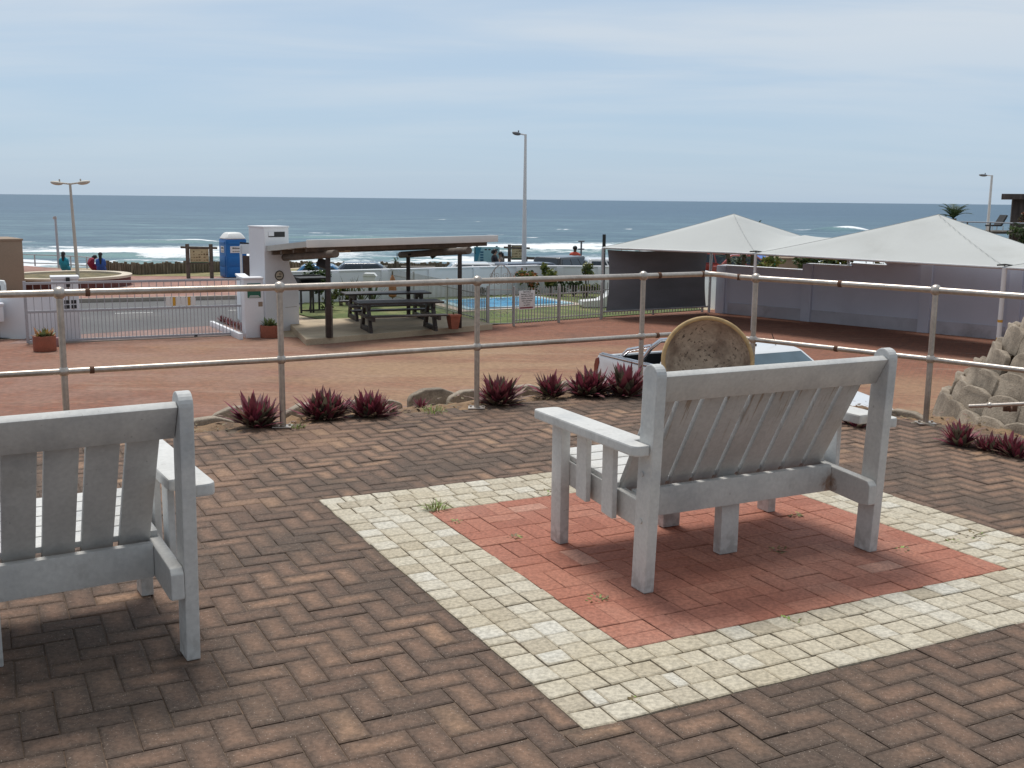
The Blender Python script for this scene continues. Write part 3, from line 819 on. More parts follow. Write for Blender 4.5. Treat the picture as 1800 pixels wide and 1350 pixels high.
def make_bench(label, nslat, loc, rz, stained=True, full=True):
    """origin: outer rear corner of the left rear post; x along the seat, y forwards (to the sea)"""
    B = thing('garden_bench', label, 'bench', loc, rz, 'grey slatted garden benches')
    m_rl = m_rail if stained else m_rail_plain
    Wd, PT, PD = 1.245, .048, .10
    lean = .275 / .50
    BL = .045          # how far the post tops lean back
    def post_poly(h):
        pts = [(0, 0), (PD, 0)]
        for k in range(13):
            a = math.pi * k / 12
            pts.append((PD / 2 + PD / 2 * math.cos(a), h - PD / 2 + PD / 2 * math.sin(a)))
        return pts
    for x in (0, Wd):
        MB().prism([(y - BL * z / .955, z) for y, z in post_poly(.955)], x, x + PT, 'x', .005).build('rear_post', m_bench, B)
    for x in (0.0, Wd):
        MB().b2(x, x + PT, .71, .80, 0, .585, .004).build('front_leg', m_bench, B)
    # arm rests, notched round the rear posts
    for sgn, x in ((-1, 0.0), (1, Wd)):
        if sgn < 0: a, b_, n0 = x - .075, x + PT + .012, x
        else: a, b_, n0 = x - .012, x + PT + .075, x + PT
        out = a if sgn < 0 else b_
        inn = b_ if sgn < 0 else a
        pts = []
        def arc(cx_, cy_, r_, a0, a1, n=6):
            for k in range(n + 1):
                t_ = R(a0 + (a1 - a0) * k / n); pts.append((cx_ + r_ * math.cos(t_), cy_ + r_ * math.sin(t_)))
        if sgn < 0:
            arc(out + .035, -.012 + .035, .035, 180, 270); pts.append((n0 - .002, -.012)); pts.append((n0 - .002, PD + .004)); pts.append((inn, PD + .004))
            arc(inn - .03, .86 - .03, .03, 0, 90); arc(out + .03, .86 - .03, .03, 90, 180)
        else:
            pts.append((n0 + .002, PD + .004)); pts.append((n0 + .002, -.012)); arc(out - .035, -.012 + .035, .035, 270, 360)
            arc(out - .03, .86 - .03, .03, 0, 90); arc(inn + .03, .86 - .03, .03, 90, 180); pts.append((inn, PD + .004))
        MB().prism(pts, .585, .63, 'z', .008).build('armrest', m_bench, B)
    # side rails (slope down to the back), inside the legs
    MB().prism([(.088, .233), (.80, .285), (.80, .40), (.088, .353)], PT + .001, PT + .046, 'x', .005).build('side_rail', m_rl, B)
    MB().prism([(-.018, .235), (.02, .228), (.80, .285), (.80, .40), (.02, .348), (-.002, .345), (-.018, .325)], Wd - .046, Wd - .001, 'x', .005).build('side_rail', m_rl, B)
    # upright slats under the arms
    for x in (.004, Wd + PT - .030 + .001):
        for y in (.27, .49):
            z0 = .228 + (y + .04) * .075
            MB().prism([(y, z0 - .006), (y + .088, z0 + .004), (y + .088, .584), (y, .584)], x, x + .026, 'x', .004).build('side_slat', m_bench, B)
    # cross rail at the seat back, with middle legs
    MB().b2(PT + .047, Wd - .047, .225, .262, .245, .372, .005).build('cross_rail', m_rl, B)
    MB().b2(Wd / 2 - .03, Wd / 2 + .07, .266, .32, 0, .36, .005).build('middle_leg', m_bench, B)
    if full:
        MB().b2(Wd / 2 - .03, Wd / 2 + .07, .72, .77, 0, .37, .005).build('middle_leg', m_bench, B)
    # back: top rail and leaning slats
    ly = Matrix.Rotation(math.atan(-lean), 3, 'X')       # local z leans backwards (towards -y)
    ly = Matrix.Rotation(math.atan(lean), 3, 'X')
    top = Vector((PT + (Wd - PT) / 2, .052 - BL * .87, .857))
    MB().box(top, (Wd - PT - .004, .036, .135), ly, .006).build('top_rail', m_rl, B)
    bk = MB()
    x0, x1 = PT + .012, Wd - .03
    pitch = (x1 - x0) / nslat
    dvec = ly @ Vector((0, 0, 1)); nvec = ly @ Vector((0, 1, 0))
    pt_top = top + nvec * .034
    for k in range(nslat):
        xc = x0 + pitch * (k + .5)
        L = .68
        c = Vector((xc, pt_top.y, pt_top.z)) + dvec * (-.68 / 2 + .025)
        bk.box(c, (pitch - (.024 if stained else .021), .030, L), ly, .005)
    bk.build('backrest', m_back if stained else m_rl, B)
    # seat: five boards, dropping to the back
    st = MB()
    tilt = Matrix.Rotation(R(4.2), 3, 'X')
    for k in range(5):
        y = .315 + k * .106
        st.box((PT / 2 + Wd / 2, y + .05, .362 + (y - .2) * .073 + .012), (Wd - PT - .02, .098, .024), tilt, .005)
    st.build('seat', m_bench, B)
    for x in (-.0035, Wd + PT + .0005):
        for z in (.30, .50):
            MB().tube([(x - .001, .04, z), (x + .004, .04, z)], .011, 10).build('bolt_head', m_rl, B)
    return B
b2o = P(1132, 1046, 0)
bench2 = make_bench('pale grey garden bench on the red brick panel, nine leaning back slats with rust streaks', 9, (b2o.x, b2o.y, 0.004), math.atan2(.452, .892))
b1ang = R(31)
b1r = P(329, 1164, 0)
b1o = b1r - Vector((math.cos(b1ang), math.sin(b1ang), 0)) * 1.245
bench1 = make_bench('pale grey garden bench cut off by the left edge, gaps between its wide slats', 9, (b1o.x, b1o.y, 0.002), b1ang, False)

# ------------------------------------------------------------------ steel railing
def rail_curve():
    pts = [railL + (railL - posts[0]) * 1.2] + [railL] + posts + [railR, railR2]
    return pts
RL = thing('steel_railing', 'long two-bar galvanised steel pipe railing with ball joints along the terrace edge', 'railing', tuple(posts[2]))
rail_posts = [railL] + posts + [railR]
# the corner between the 4th and 5th photographed posts is a bent length of pipe
def bent(h):
    a, b = posts[3], posts[4]
    d1 = (posts[3] - posts[2]).normalized(); d2 = (posts[5] - posts[4]).normalized()
    out = []
    k1 = a + d1 * .62; k2 = b - d2 * .16
    c = a + d1 * .74
    out += [k1]
    for i in range(1, 8):
        t_ = i / 8
        q = k1 * (1 - t_) ** 2 + (k1 + d1 * .16) * 2 * t_ * (1 - t_) + k2 * t_ ** 2
        out.append(q)
    out += [k2]
    return out
for nm, h, rr_ in (('top_rail', RAILH, .0225), ('middle_rail', .482, .0195)):
    pts = [railL + (railL - posts[0]) * 1.2] + [railL] + posts[:4] + bent(h) + posts[4:] + [railR, railR2]
    pts = [Vector((p.x, p.y, h)) for p in pts]
    rb_ = MB()
    rb_.tube(pts, rr_, 14)
    rb_.build(nm, steel, RL, world=True)
    def weld(q, d, hl):
        tag(MB().tube([q - d * hl, q + d * hl], rr_ + .004, 14).build('weld_joint', rust, RL, world=True), 'rust-brown weld collar')
    for a, b, fr in ((posts[0], posts[1], (.12,)), (posts[3], posts[4] , (.15,)), (posts[4], posts[5], (.5,)), (posts[5], railR, (.6,))):
        for f_ in fr:
            q = a.lerp(b, f_); d = (b - a).normalized(); q = Vector((q.x, q.y, h))
            if a is posts[3]: d = (posts[3] - posts[2]).normalized(); q = Vector((a.x, a.y, h)) + d * .16
            weld(q, d, .014)
    for p in bent(h)[::8]:
        q = Vector((p.x, p.y, h)); d = (posts[4] - posts[3]).normalized()
        weld(q, d, .016)
for p in rail_posts:
    po = MB().tube([(p.x, p.y, .006), (p.x, p.y, RAILH)], .021, 14)
    o = po.build('post', steel, RL, world=True)
    for bz, br in ((RAILH, .041), (.482, .035)):
        # child of a child at identity: built in the thing's frame
        MB().ball((p.x - RL.location.x, p.y - RL.location.y, bz), br, 18).build('ball_joint', steel, o)
    fl = MB(); fl.b2(p.x - .065, p.x + .065, p.y - .055, p.y + .055, .003, .013, .003)
    for s1 in (-1, 1):
        fl.tube([(p.x + s1 * .047, p.y, .010), (p.x + s1 * .047, p.y, .026)], .009, 8)
    f = fl.build('base_plate', steel, o)
    for v in f.data.vertices: v.co -= RL.location

HR = thing('stair_handrail', 'short thin steel handrail with one ball joint in front of the block mound', 'handrail', tuple(P(1740, 760, 0)))
h0, h1, h2 = PY(1704, 714, 6.95), PY(1740, 712.5, 6.85), PY(1815, 709, 6.62)
hm = MB(); hm.tube([h0, h1, h2, h2 + (h2 - h1) * 2], .0125, 12); hm.build('rail', steel, HR, world=True)
hb = MB(); hb.ball(h1, .020, 14); hb.build('ball_joint', steel, HR, world=True)
hp = MB(); q = h1.lerp(h2, .45); hp.tube([q + Vector((0, 0, -.012)), q + Vector((.04, .06, -.05)), q + Vector((.12, .22, -.06))], .012, 8); hp.box(q + Vector((.12, .23, -.06)), (.09, .02, .06), None, .003)
tag(hp.build('wall_bracket', rust, HR, world=True), 'rusty bracket')

# ------------------------------------------------------------------ tilted bowl behind the bench
m_bowl = M('weathered_cast_bowl', (.46, .37, .28), .85, var=.15, scale=7, bump=.45, bscale=60, col2=(.23, .165, .12), mix2=(.42, .66), fine=.15, obj=True)
def _pits(t):
    co = N(t, 'ShaderNodeTexCoord').outputs['Object']
    d = ramp(t, noise(t, co, 48, 5, rough=.65), .54, .62)
    band = ramp(t, noise(t, co, 7, 4), .42, .58)
    return mul(t, mul(t, d, band), .85)
overlay(m_bowl, _pits, (.055, .038, .028))
m_rim = M('ochre_bowl_rim', (.46, .31, .145), .7, var=.15, scale=9, bump=.3, bscale=60, fine=.15)
bc = PY(1244, 636, 6.15)
BWL = thing('stone_bowl', 'round speckled stone bowl with ochre rim, tipped on edge behind the right bench', 'bowl', (bc.x, bc.y, 0))
rad = 79 / FPX * 6.15
axis = Vector((-.02, -.95, .30)).normalized()
rot = axis.to_track_quat('Z', 'Y').to_matrix()
cc = Vector((0, 0, bc.z))
dep = .18
prof = []
for k in range(9):
    t_ = k / 8; prof.append((max(.004, (rad - .012) * math.sin(t_ * math.pi / 2) ** .8), -dep * math.cos(t_ * math.pi / 2) ** .9))
outer = [(max(.004, (rad + .004) * math.sin(k / 8 * math.pi / 2) ** .8), -dep * math.cos(k / 8 * math.pi / 2) ** .9 - .03) for k in range(8, -1, -1)]
bo = MB(); bo.lathe(prof + [(rad, 0.0)] + outer[:-1], cc, 56, rot)
bowl = bo.build('basin', m_bowl, BWL)
tor = MB()
ring = [cc + rot @ Vector((rad * math.cos(2 * math.pi * k / 56), rad * math.sin(2 * math.pi * k / 56), .002)) for k in range(57)]
tor.tube(ring, .0125, 12, cap=False); tor.build('rim', m_rim, BWL)
pd = MB(); pd.lathe([(.16, 0.0), (.165, .03), (.10, .07), (.075, .14), (.085, .20), (.12, bc.z - rad * .93 + .02)], (0, .06, .004), 28)
pd.build('pedestal', concrete, BWL)

# ------------------------------------------------------------------ plants near the rail
def leaf_mat(name, col, back, rough=.5, var=.3):
    m = bpy.data.materials.new(name); m.use_nodes = True; t = m.node_tree; L = t.links
    b = t.nodes['Principled BSDF']; b.inputs['Roughness'].default_value = rough; b.inputs['Specular IOR Level'].default_value = .35
    g = N(t, 'ShaderNodeNewGeometry')
    mx = N(t, 'ShaderNodeMixRGB'); mx.inputs[1].default_value = (*col, 1); mx.inputs[2].default_value = (*back, 1)
    L.new(g.outputs['Backfacing'], mx.inputs[0])
    fv = ramp(t, noise(t, g.outputs['Position'], 9, 4), .3, .7, 1 - var, 1 + var)
    vm = N(t, 'ShaderNodeVectorMath', operation='SCALE'); L.new(mx.outputs[0], vm.inputs[0]); L.new(fv, vm.inputs['Scale'])
    L.new(vm.outputs[0], b.inputs['Base Color'])
    tr = N(t, 'ShaderNodeBsdfTranslucent'); L.new(vm.outputs[0], tr.inputs[0])
    ms = N(t, 'ShaderNodeMixShader'); ms.inputs[0].default_value = .18
    out = t.nodes['Material Output']
    L.new(b.outputs[0], ms.inputs[1]); L.new(tr.outputs[0], ms.inputs[2]); L.new(ms.outputs[0], out.inputs['Surface'])
    return m
lf_green = leaf_mat('dark_purple_green_leaf', (.16, .15, .10), (.18, .075, .075))
lf_purple = leaf_mat('wine_purple_leaf', (.185, .050, .062), (.23, .050, .072))
lf_mag = leaf_mat('magenta_leaf', (.25, .052, .078), (.26, .054, .08))
lf_pale = leaf_mat('dry_leaf', (.30, .23, .16), (.24, .15, .11))
g_blade = leaf_mat('grass_blade', (.30, .42, .10), (.28, .40, .10))
g_dry = leaf_mat('dry_weed', (.20, .16, .075), (.2, .15, .07))

def leaf(mb, base, az, el, L, w, droop, mi, fold=.25, seg=5):
    """tapered, folded strap leaf"""
    p = Vector(base); e = el
    side = Vector((-math.sin(az), math.cos(az), 0))
    vs = []; fs = []
    for i in range(seg + 1):
        t_ = i / seg
        ww = w * (.62 + .75 * t_) if t_ < .35 else w * .88 * (1 - ((t_ - .35) / .65) ** 1.7)
        d = Vector((math.cos(az) * math.cos(e), math.sin(az) * math.cos(e), math.sin(e)))
        up = side.cross(d)
        vs += [p - side * ww * .5 - up * ww * fold * -.6, p, p + side * ww * .5 - up * ww * fold * -.6]
        p = p + d * (L / seg); e -= droop / seg
    for i in range(seg):
        a = i * 3
        fs += [(a, a + 1, a + 4, a + 3), (a + 1, a + 2, a + 5, a + 4)]
    mb.add(vs, fs, True, mi)

def rosette(mb, c, size, n, seed):
    g = random.Random(seed)
    for k in range(n):
        t_ = k / n
        el = R(24 + 60 * t_ + g.uniform(-9, 9))
        L = size * (.72 + .38 * g.random()) * (1.0 if t_ < .8 else .85)
        r_ = g.random()
        mi = 0 if r_ < .36 else (1 if r_ < .76 else 2)
        if t_ < .22 and g.random() < .5: mi = 3
        az = k * 2.39996 + g.uniform(-.3, .3)
        leaf(mb, (c[0] + math.cos(az) * .012, c[1] + math.sin(az) * .012, c[2] + .02 * t_), az, el, L, size * g.uniform(.20, .28), R(g.uniform(5, 40)) * (1 - .6 * t_), mi)

def purple_plant(px, py, wpx, hpx, z, label, n=4, seed=1):
    base = P(px, py, z)
    sc = base.y / FPX
    w, h = wpx * sc * 1.06, hpx * sc * 1.04
    n = n + 1 if n > 1 else n
    T = thing('rhoeo_plant', label, 'plant', tuple(base), 0, 'purple strap-leaved plants along the terrace edge')
    g = random.Random(seed)
    mb = MB()
    size = h * .92
    for i in range(n):
        x = 0 if n == 1 else (i / (n - 1) - .5) * max(.02, (w - size * 1.15))
        y = g.uniform(-.06, .06) + .03
        rosette(mb, (x, y, g.uniform(-.01, .01)), size * g.uniform(.75, 1.12), 32 if n > 1 else 22, seed * 31 + i)
    mb.build('leaves', [lf_green, lf_purple, lf_mag, lf_pale], T, auto=False)
    return T
PL_ = [
    (452, 752, 82, 64, 'purple strap-leaved plant left of the second railing post from the left', 3),
    (570, 738, 88, 58, 'wide purple strap-leaved clump just right of the second railing post from the left', 5),
    (650, 734, 74, 52, 'purple strap-leaved clump right next to the wide one by the second railing post', 4),
    (690, 727, 18, 20, 'tiny purple seedling against the right side of a purple clump', 1),
    (738, 720, 24, 22, 'small lone purple seedling in the bare soil by a curved concrete block', 1),
    (877, 714, 74, 62, 'purple strap-leaved plant at the right foot of the third railing post', 4),
    (970, 700, 56, 46, 'smallest of the three purple clumps behind the bench armrest', 3),
    (1036, 698, 86, 58, 'broad purple clump in the middle below the white pickup bed', 5),
    (1100, 698, 60, 64, 'greener purple clump tucked against the post behind the left bench post', 3),
    (1506, 752, 40, 34, 'purple plant glimpsed through the gap beside the right rear bench post', 3),
    (1690, 786, 50, 48, 'leafy purple plant closest to the right railing post base', 2),
    (1740, 797, 46, 34, 'low magenta plant between two purple ones at the right edge', 3),
    (1784, 806, 52, 44, 'purple plant furthest right, cut by the right edge', 3),
]
for i, (px, py, w, h, lab, n) in enumerate(PL_):
    purple_plant(px, py, w, h, -.01, lab, n, 11 + i)

def tuft(name, label, px, py, rpx, hpx, n, mats, seed, flat=False):
    c = P(px, py, .001); sc = c.y / FPX
    T = thing(name, label, 'weed', tuple(c), 0, 'weeds growing in the paving joints')
    g = random.Random(seed); mb = MB()
    for k in range(n):
        az = g.uniform(0, 6.283); r_ = g.random() ** .7 * rpx * sc * .4
        L = hpx * sc * g.uniform(.6, 1.25)
        leaf(mb, (math.cos(az) * r_, math.sin(az) * r_, 0), az + g.uniform(-.8, .8), R(g.uniform(8, 30) if flat else g.uniform(25, 85)), L, .006 if not flat else .012, R(g.uniform(20, 80)) if not flat else R(15), g.randrange(len(mats)), .15, 4)
    mb.build('blades', mats, T, auto=False)
tuft('grass_tuft', 'bright green grass tuft in the corner between cream cobbles and red bricks', 766, 896, 44, 22, 70, [g_blade, g_blade, g_dry], 1)
tuft('grass_tuft', 'green grass patch by the soil at the foot of the second railing post', 524, 752, 30, 10, 50, [g_blade, g_blade, g_dry], 2)
tuft('grass_tuft', 'spreading green grass on soil left of the third railing post', 765, 724, 56, 12, 90, [g_blade, g_blade, g_dry], 3)
for i, (x, y, r_, h, lab) in enumerate([
    (905, 944, 26, 8, 'small dry weed in the red bricks left of the front bench leg'),
    (1048, 1052, 48, 9, 'flat weed with reddish stems in front of the left rear bench post'),
    (800, 918, 26, 7, 'flat dry weed near the left corner of the red panel'),
    (1395, 905, 34, 8, 'dry weed on red bricks behind the middle bench leg'),
    (1372, 967, 40, 9, 'thin dry grass right of the middle bench leg'),
    (1390, 1090, 40, 8, 'dry weed where red bricks meet cobbles in front of the bench'),
    (1710, 940, 52, 9, 'brown sprawling weed across the cobbles right of the bench'),
    (1675, 952, 28, 7, 'smaller brown weed at the cobble edge right of the bench'),
    (965, 866, 40, 9, 'reddish dry weed along the cobbles left of the armrest'),
    (1585, 965, 40, 7, 'thin dry weed right of the right rear bench post'),
    (1115, 1230, 26, 7, 'dry weed in a cobble joint near the near corner of the border')]):
    tuft('dry_weed', lab, x, y, r_, h, 26, [g_dry, g_dry, g_blade], 20 + i, True)

# dry leaf litter on the soil strip
lt_ = MB(); g = random.Random(77)
_in, _out = along(edge_off(.06), 200), along(edge_off(.55), 200)
for k in range(700):
    i_ = g.randrange(30, 175); q = _in[i_].lerp(_out[i_], g.random() ** 1.5); a = g.uniform(0, 6.28); L = g.uniform(.012, .035)
    d1 = Vector((math.cos(a), math.sin(a), g.uniform(-.2, .3))) * L; d2 = Vector((-math.sin(a), math.cos(a), g.uniform(-.2, .3))) * L * .4
    c = Vector((q.x, q.y, g.uniform(.002, .014)))
    lt_.add([c - d1, c + d2, c + d1, c - d2], [(0, 1, 2, 3)], False, g.randrange(2))
tag(lt_.build('leaf_litter', [lf_pale, g_dry], None, auto=False), 'dry brown leaf litter on the soil strip under the railing', 'litter', kind='stuff')

# ------------------------------------------------------------------ concrete retaining blocks
def block_mesh(full):
    """one planter block: a plate with sloping sides and rounded shoulders, and two legs behind; front faces -y, base at z=0"""
    mb = MB(); hh = .275
    pts = [(-.215, 0), (.215, 0)]
    def arc(cx_, cz_, r_, a0, a1, n=6):
        for k in range(n + 1):
            a = R(a0 + (a1 - a0) * k / n); pts.append((cx_ + r_ * math.cos(a), cz_ + r_ * math.sin(a)))
    arc(.205 - .055, hh - .095, .070, 8, 62); arc(.06, hh - .09, .095, 66, 90, 3)
    arc(-.06, hh - .09, .095, 90, 114, 3); arc(-.205 + .055, hh - .095, .070, 118, 172)
    bm = bmesh.new(); n = len(pts)
    a = [bm.verts.new((x, -.030 * (1 - (x / .215) ** 2), z)) for x, z in pts]; b = [bm.verts.new((x, .062, z)) for x, z in pts]
    bm.faces.new(a); bm.faces.new(b[::-1])
    for k in range(n): bm.faces.new((a[k], b[k], b[(k + 1) % n], a[(k + 1) % n]))
    bmesh.ops.recalc_face_normals(bm, faces=bm.faces)
    bmesh.ops.bevel(bm, geom=[e for e in bm.edges if e.calc_face_angle(0) > R(45)], offset=.016, segments=3, profile=.55, affect='EDGES')
    mb.from_bm(bm, (0, 0, 0), None, True)
    for s in (-1, 1):
        mb.beam((s * .165, .04, .085), (s * .11, .30, .085), .045, .15, .012)
    return mb
m_block = M('retaining_block_concrete', (.345, .285, .22), .92, var=.22, scale=5, bump=.6, bscale=80, col2=(.20, .16, .12), mix2=(.42, .66), fine=.22, fscale=70, bdist=.006)
proto = block_mesh(True).build('retaining_block', m_block)
first_block = [True]
def put_block(loc, rz, label, group, sc=1.0, tilt=0.0):
    if first_block[0]: o = proto; first_block[0] = False
    else: o = proto.copy(); COL.objects.link(o)
    o.location = loc; o.rotation_euler = (tilt, random.gauss(0, .02), rz); o.scale = (sc, sc, sc)
    for k in list(o.keys()):
        if k in ('label', 'group', 'category'): del o[k]
    tag(o, label, 'concrete block', group)
    return o
EB = [(360, 748, 'concrete planter block in the soil beside the left bench post'),
      (425, 730, 'concrete planter block behind the leftmost purple plant'),
      (548, 722, 'concrete planter block hidden behind the wide purple clump'),
      (635, 716, 'concrete planter block behind the purple clump with the seedling'),
      (683, 712, 'small rounded concrete block end beside the tiny purple seedling'),
      (762, 696, 'curved concrete planter block with soil and grass left of the third railing post'),
      (828, 697, 'concrete planter block directly behind the third railing post'),
      (925, 687, 'concrete planter block with long leg between third post and three purple clumps'),
      (1010, 684, 'concrete planter block behind the broad purple clump'),
      (1095, 680, 'concrete planter block behind the greener purple clump'),
      (1585, 735, 'curved concrete planter block seen right of the bench, left of the right post'),
      (1618, 752, 'low concrete block at the left foot of the right railing post'),]
for i, (px, py, lab) in enumerate(EB):
    q = P(px, py, -.02)
    # face outwards, away from the terrace
    x = q.x
    e = edge_line
    dmin = min(range(len(e) - 1), key=lambda k: ((e[k] + e[k + 1]) / 2 - Vector((q.x, q.y, 0))).length)
    d = (e[dmin + 1] - e[dmin]).normalized()
    rz = math.atan2(d.y, d.x) + math.pi + random.gauss(0, .12)
    sc = random.uniform(.92, 1.08) * (.6 if 'small' in lab or 'low' in lab else 1)
    nrm = Vector((-d.y, d.x, 0))
    q = q + nrm * .06
    put_block((q.x, q.y, -.25 * sc + random.uniform(-.01, .02)), rz, lab, 'concrete planter blocks along the terrace edge', sc)

# the block mound rising on the right
MC = Vector((5.08, 8.3, 0)); MR0 = 1.50; BS = .74
MOUND = []
for row in range(-1, 8):
    z = row * .145 - .02
    rad_ = MR0 - .84 * z
    na_ = max(6, int(2 * math.pi * rad_ / (.405 * BS)))
    for k in range(na_):
        a = R(150) + (k + (.5 if row % 2 else 0) + random.uniform(-.13, .13)) / na_ * 2 * math.pi
        p = MC + Vector((math.cos(a), math.sin(a), 0)) * (rad_ + random.uniform(-.02, .025))
        # only what can be seen from the terrace: the side that faces it
        ang = (math.degrees(a) % 360)
        if not (135 <= ang <= 268): continue
        MOUND.append((row, ang, p, z, a))
GRADE = ['lowest', 'second lowest', 'third', 'fourth', 'fifth', 'sixth', 'seventh', 'eighth', 'topmost']
for row, ang, p, z, a in MOUND:
    same = sorted([m[1] for m in MOUND if m[0] == row])
    i = same.index(ang)
    ordn = ['first', 'second', 'third', 'fourth', 'fifth', 'sixth', 'seventh', 'eighth', 'ninth', 'tenth', 'eleventh', 'twelfth', 'thirteenth', 'fourteenth'][min(i, 13)]
    # face outwards from the mound (local -y points along a)
    put_block((p.x, p.y, z + random.uniform(-.015, .015)), a + math.pi / 2 + random.gauss(0, .07), 'mound block, %s row from the bottom, %s from its far left end' % (GRADE[row + 1], ordn), 'concrete blocks of the mound on the right', BS * random.uniform(.98, 1.1), R(random.uniform(-22, -13)))
mm_ = MB()
prof = []
for k in range(9):
    zz = -2.0 + k * .42
    prof.append((max(.05, MR0 - .13 - .84 * max(zz, -.25) - (0 if zz > -.3 else -.3)), zz))
mm_.lathe(prof, MC, 40)
tag(mm_.build('mound_earth', soil), kind='structure')

# ------------------------------------------------------------------ lettering
def text_mesh(body, size, depth=.002):
    cu = bpy.data.curves.new('lettering', 'FONT'); cu.body = body; cu.size = size; cu.extrude = depth
    cu.align_x = 'CENTER'; cu.align_y = 'CENTER'
    o = bpy.data.objects.new('tmp', cu); COL.objects.link(o)
    dg = bpy.context.evaluated_depsgraph_get()
    me = bpy.data.meshes.new_from_object(o.evaluated_get(dg))
    bpy.data.objects.remove(o); bpy.data.curves.remove(cu)
    return me
def add_text(mb, body, size, origin, xdir, zdir, mi=0):
    me = text_mesh(body, size)
    xdir = Vector(xdir).normalized(); zdir = Vector(zdir).normalized(); nd = xdir.cross(zdir)
    mb.add([Vector(origin) + xdir * v.co.x + zdir * v.co.y + nd * v.co.z for v in me.vertices], [tuple(p.vertices) for p in me.polygons], False, mi)
    bpy.data.meshes.remove(me)

def frame(name, label, cat, A, B, group=None):
    """thing at A with x towards B, y to the left of that (away from the viewer), z up; returns (thing, length)"""
    A, B = Vector(A), Vector(B)
    d = B - A
    return thing(name, label, cat, tuple(A), math.atan2(d.y, d.x), group), math.hypot(d.x, d.y)
def loc_of(T, w):
    """world point -> the thing's local frame"""
    inv = (Matrix.Translation(T.location) @ T.rotation_euler.to_matrix().to_4x4()).inverted()
    return inv @ Vector(w)

# ------------------------------------------------------------------ gate and its piers
GL, GR = P(50, 605, -2), P(429, 589, -2)
T, GLn = frame('sliding_gate', 'long light grey barred sliding gate across the driveway', 'gate', GL, GR)
Hg = 1.50
fm_ = MB()
for z in (.06, .78, Hg - .03):
    fm_.b2(0, GLn, -.025, .025, z - .03, z + .03, .004)
fm_.b2(-.04, .03, -.027, .027, .02, Hg + .03, .004); fm_.b2(GLn - .05, GLn + .03, -.027, .027, .02, Hg + .03, .004)
fm_.build('frame', gate_grey, T)
bars = MB()
nb_ = 58
for k in range(1, nb_):
    x = GLn * k / nb_
    bars.b2(x - .008, x + .008, -.008, .008, .09, .75)
    if k % 2 == 0: bars.b2(x - .008, x + .008, -.008, .008, .81, Hg - .06)
bo_ = bars.build('bars', gate_grey, T)
# reflective plate with two amber bands
m_amber = M('amber_reflector', (.62, .33, .035), .5, var=.05)
x0 = loc_of(T, PY(287, 530, GL.y + 1.0)).x
x0 = GLn * (287 - 50) / 379; x1 = GLn * (341 - 50) / 379
pl = MB()
for k in range(6):
    a = x0 + (x1 - x0) * k / 6; b_ = x0 + (x1 - x0) * (k + 1) / 6
    pl.b2(a + .008, b_ - .008, -.042, -.03, .83, 1.05, 0, 1 if k in (1, 4) else 0)
    if k in (1, 4): pl.b2(a + .008, a + .045, -.0435, -.029, .832, 1.048, 0, 0)
pl.b2(x0, x1, -.029, -.022, .86, 1.02)
pl.build('reflector_plate', [plastic_white, m_amber], T)
MB().b2(GLn * .755, GLn * .77, -.03, .03, -.0, .06).build('roller', black_iron, T)
# track on the ground
gt = MB(); gt.beam(GL + Vector((0, 0, .005)), GR + Vector((0, 0, .005)), .1, .02); tag(gt.build('gate_track', m_kerb), kind='structure')

# pier in the middle of the gate with a small ventilated box
q0, q1 = P(98, 603, -2), P(144, 601, -2)
q0 += Vector((-.15, .35, 0)); q1 += Vector((-.15, .35, 0))
T, L = frame('gate_pier', 'white square pier behind the left part of the gate, with dark vent holes', 'pier', q0, q1)
MB().b2(0, L, 0, .5, -.05, 1.53, .01).build('shaft', white_wall, T)
MB().b2(-.03, L + .03, -.03, .53, 1.531, 1.60, .01).build('cap', white_wall, T)
vn = MB()
for i in (0, 1):
    for j in (0, 1): vn.b2(L * (.42 + .27 * i), L * (.62 + .27 * i), -.012, .01, .80 + .12 * j, .89 + .12 * j)
vn.build('vent', black_iron, T)
MB().tube([(L * .6, -.03, 1.02), (L * .6, -.03, 1.42)], .012, 8).build('conduit', tan_wall, T)
MB().b2(L * .53, L * .68, -.07, -.005, 1.34, 1.58, .02).build('sensor', black_iron, T)

# low white wall left of the gate
q0, q1 = P(-120, 590, -2), P(104, 601, -2) + Vector((-.2, .45, 0))
T, L = frame('boundary_wall', 'low plain white wall behind the gate at the left edge', 'wall', q0, q1)
MB().b2(0, L, 0, .22, -.1, 1.1, .01).build('wall_body', white_wall, T)
MB().b2(-.02, L + .02, -.03, .25, 1.101, 1.15, .008).build('coping', white_wall, T)
q0, q1 = P(-30, 596, -2), P(6, 594, -2)
T, L = frame('meter_box', 'small white box on the wall at the left edge', 'box', q0, q1)
MB().b2(0, L, -.35, .15, .45, .85, .01).build('cabinet', white_wall, T)
MB().b2(-.02, L + .02, -.38, .17, .851, .91, .01).build('lid', white_wall, T)
MB().b2(0, L, .08, .15, -.2, .45).build('plinth', tan_wall, T)
q0 = P(-22, 560, -2)
T = thing('intercom_post', 'white rounded intercom box at the far left', 'intercom', tuple(P(1, 580, -2)), .3)
MB().prism([(-.2, 0), (.2, 0), (.2, 1.22), (.17, 1.32), (-.2, 1.36)], -.12, .12, 'y', .02).build('housing', plastic_white, T)
MB().b2(.0, .09, -.135, -.11, 1.02, 1.2, .01).build('grille', black_iron, T)
# brick plinth block by the gate foot
T = thing('brick_block', 'small pinkish block at the gate foot beside the terracotta planter', 'block', tuple(P(100, 608, -2)), .35)
MB().b2(-.13, .13, -.1, .1, 0, .2, .01).build('block', M('pink_concrete', (.34, .20, .20), .9, bump=.3), T)

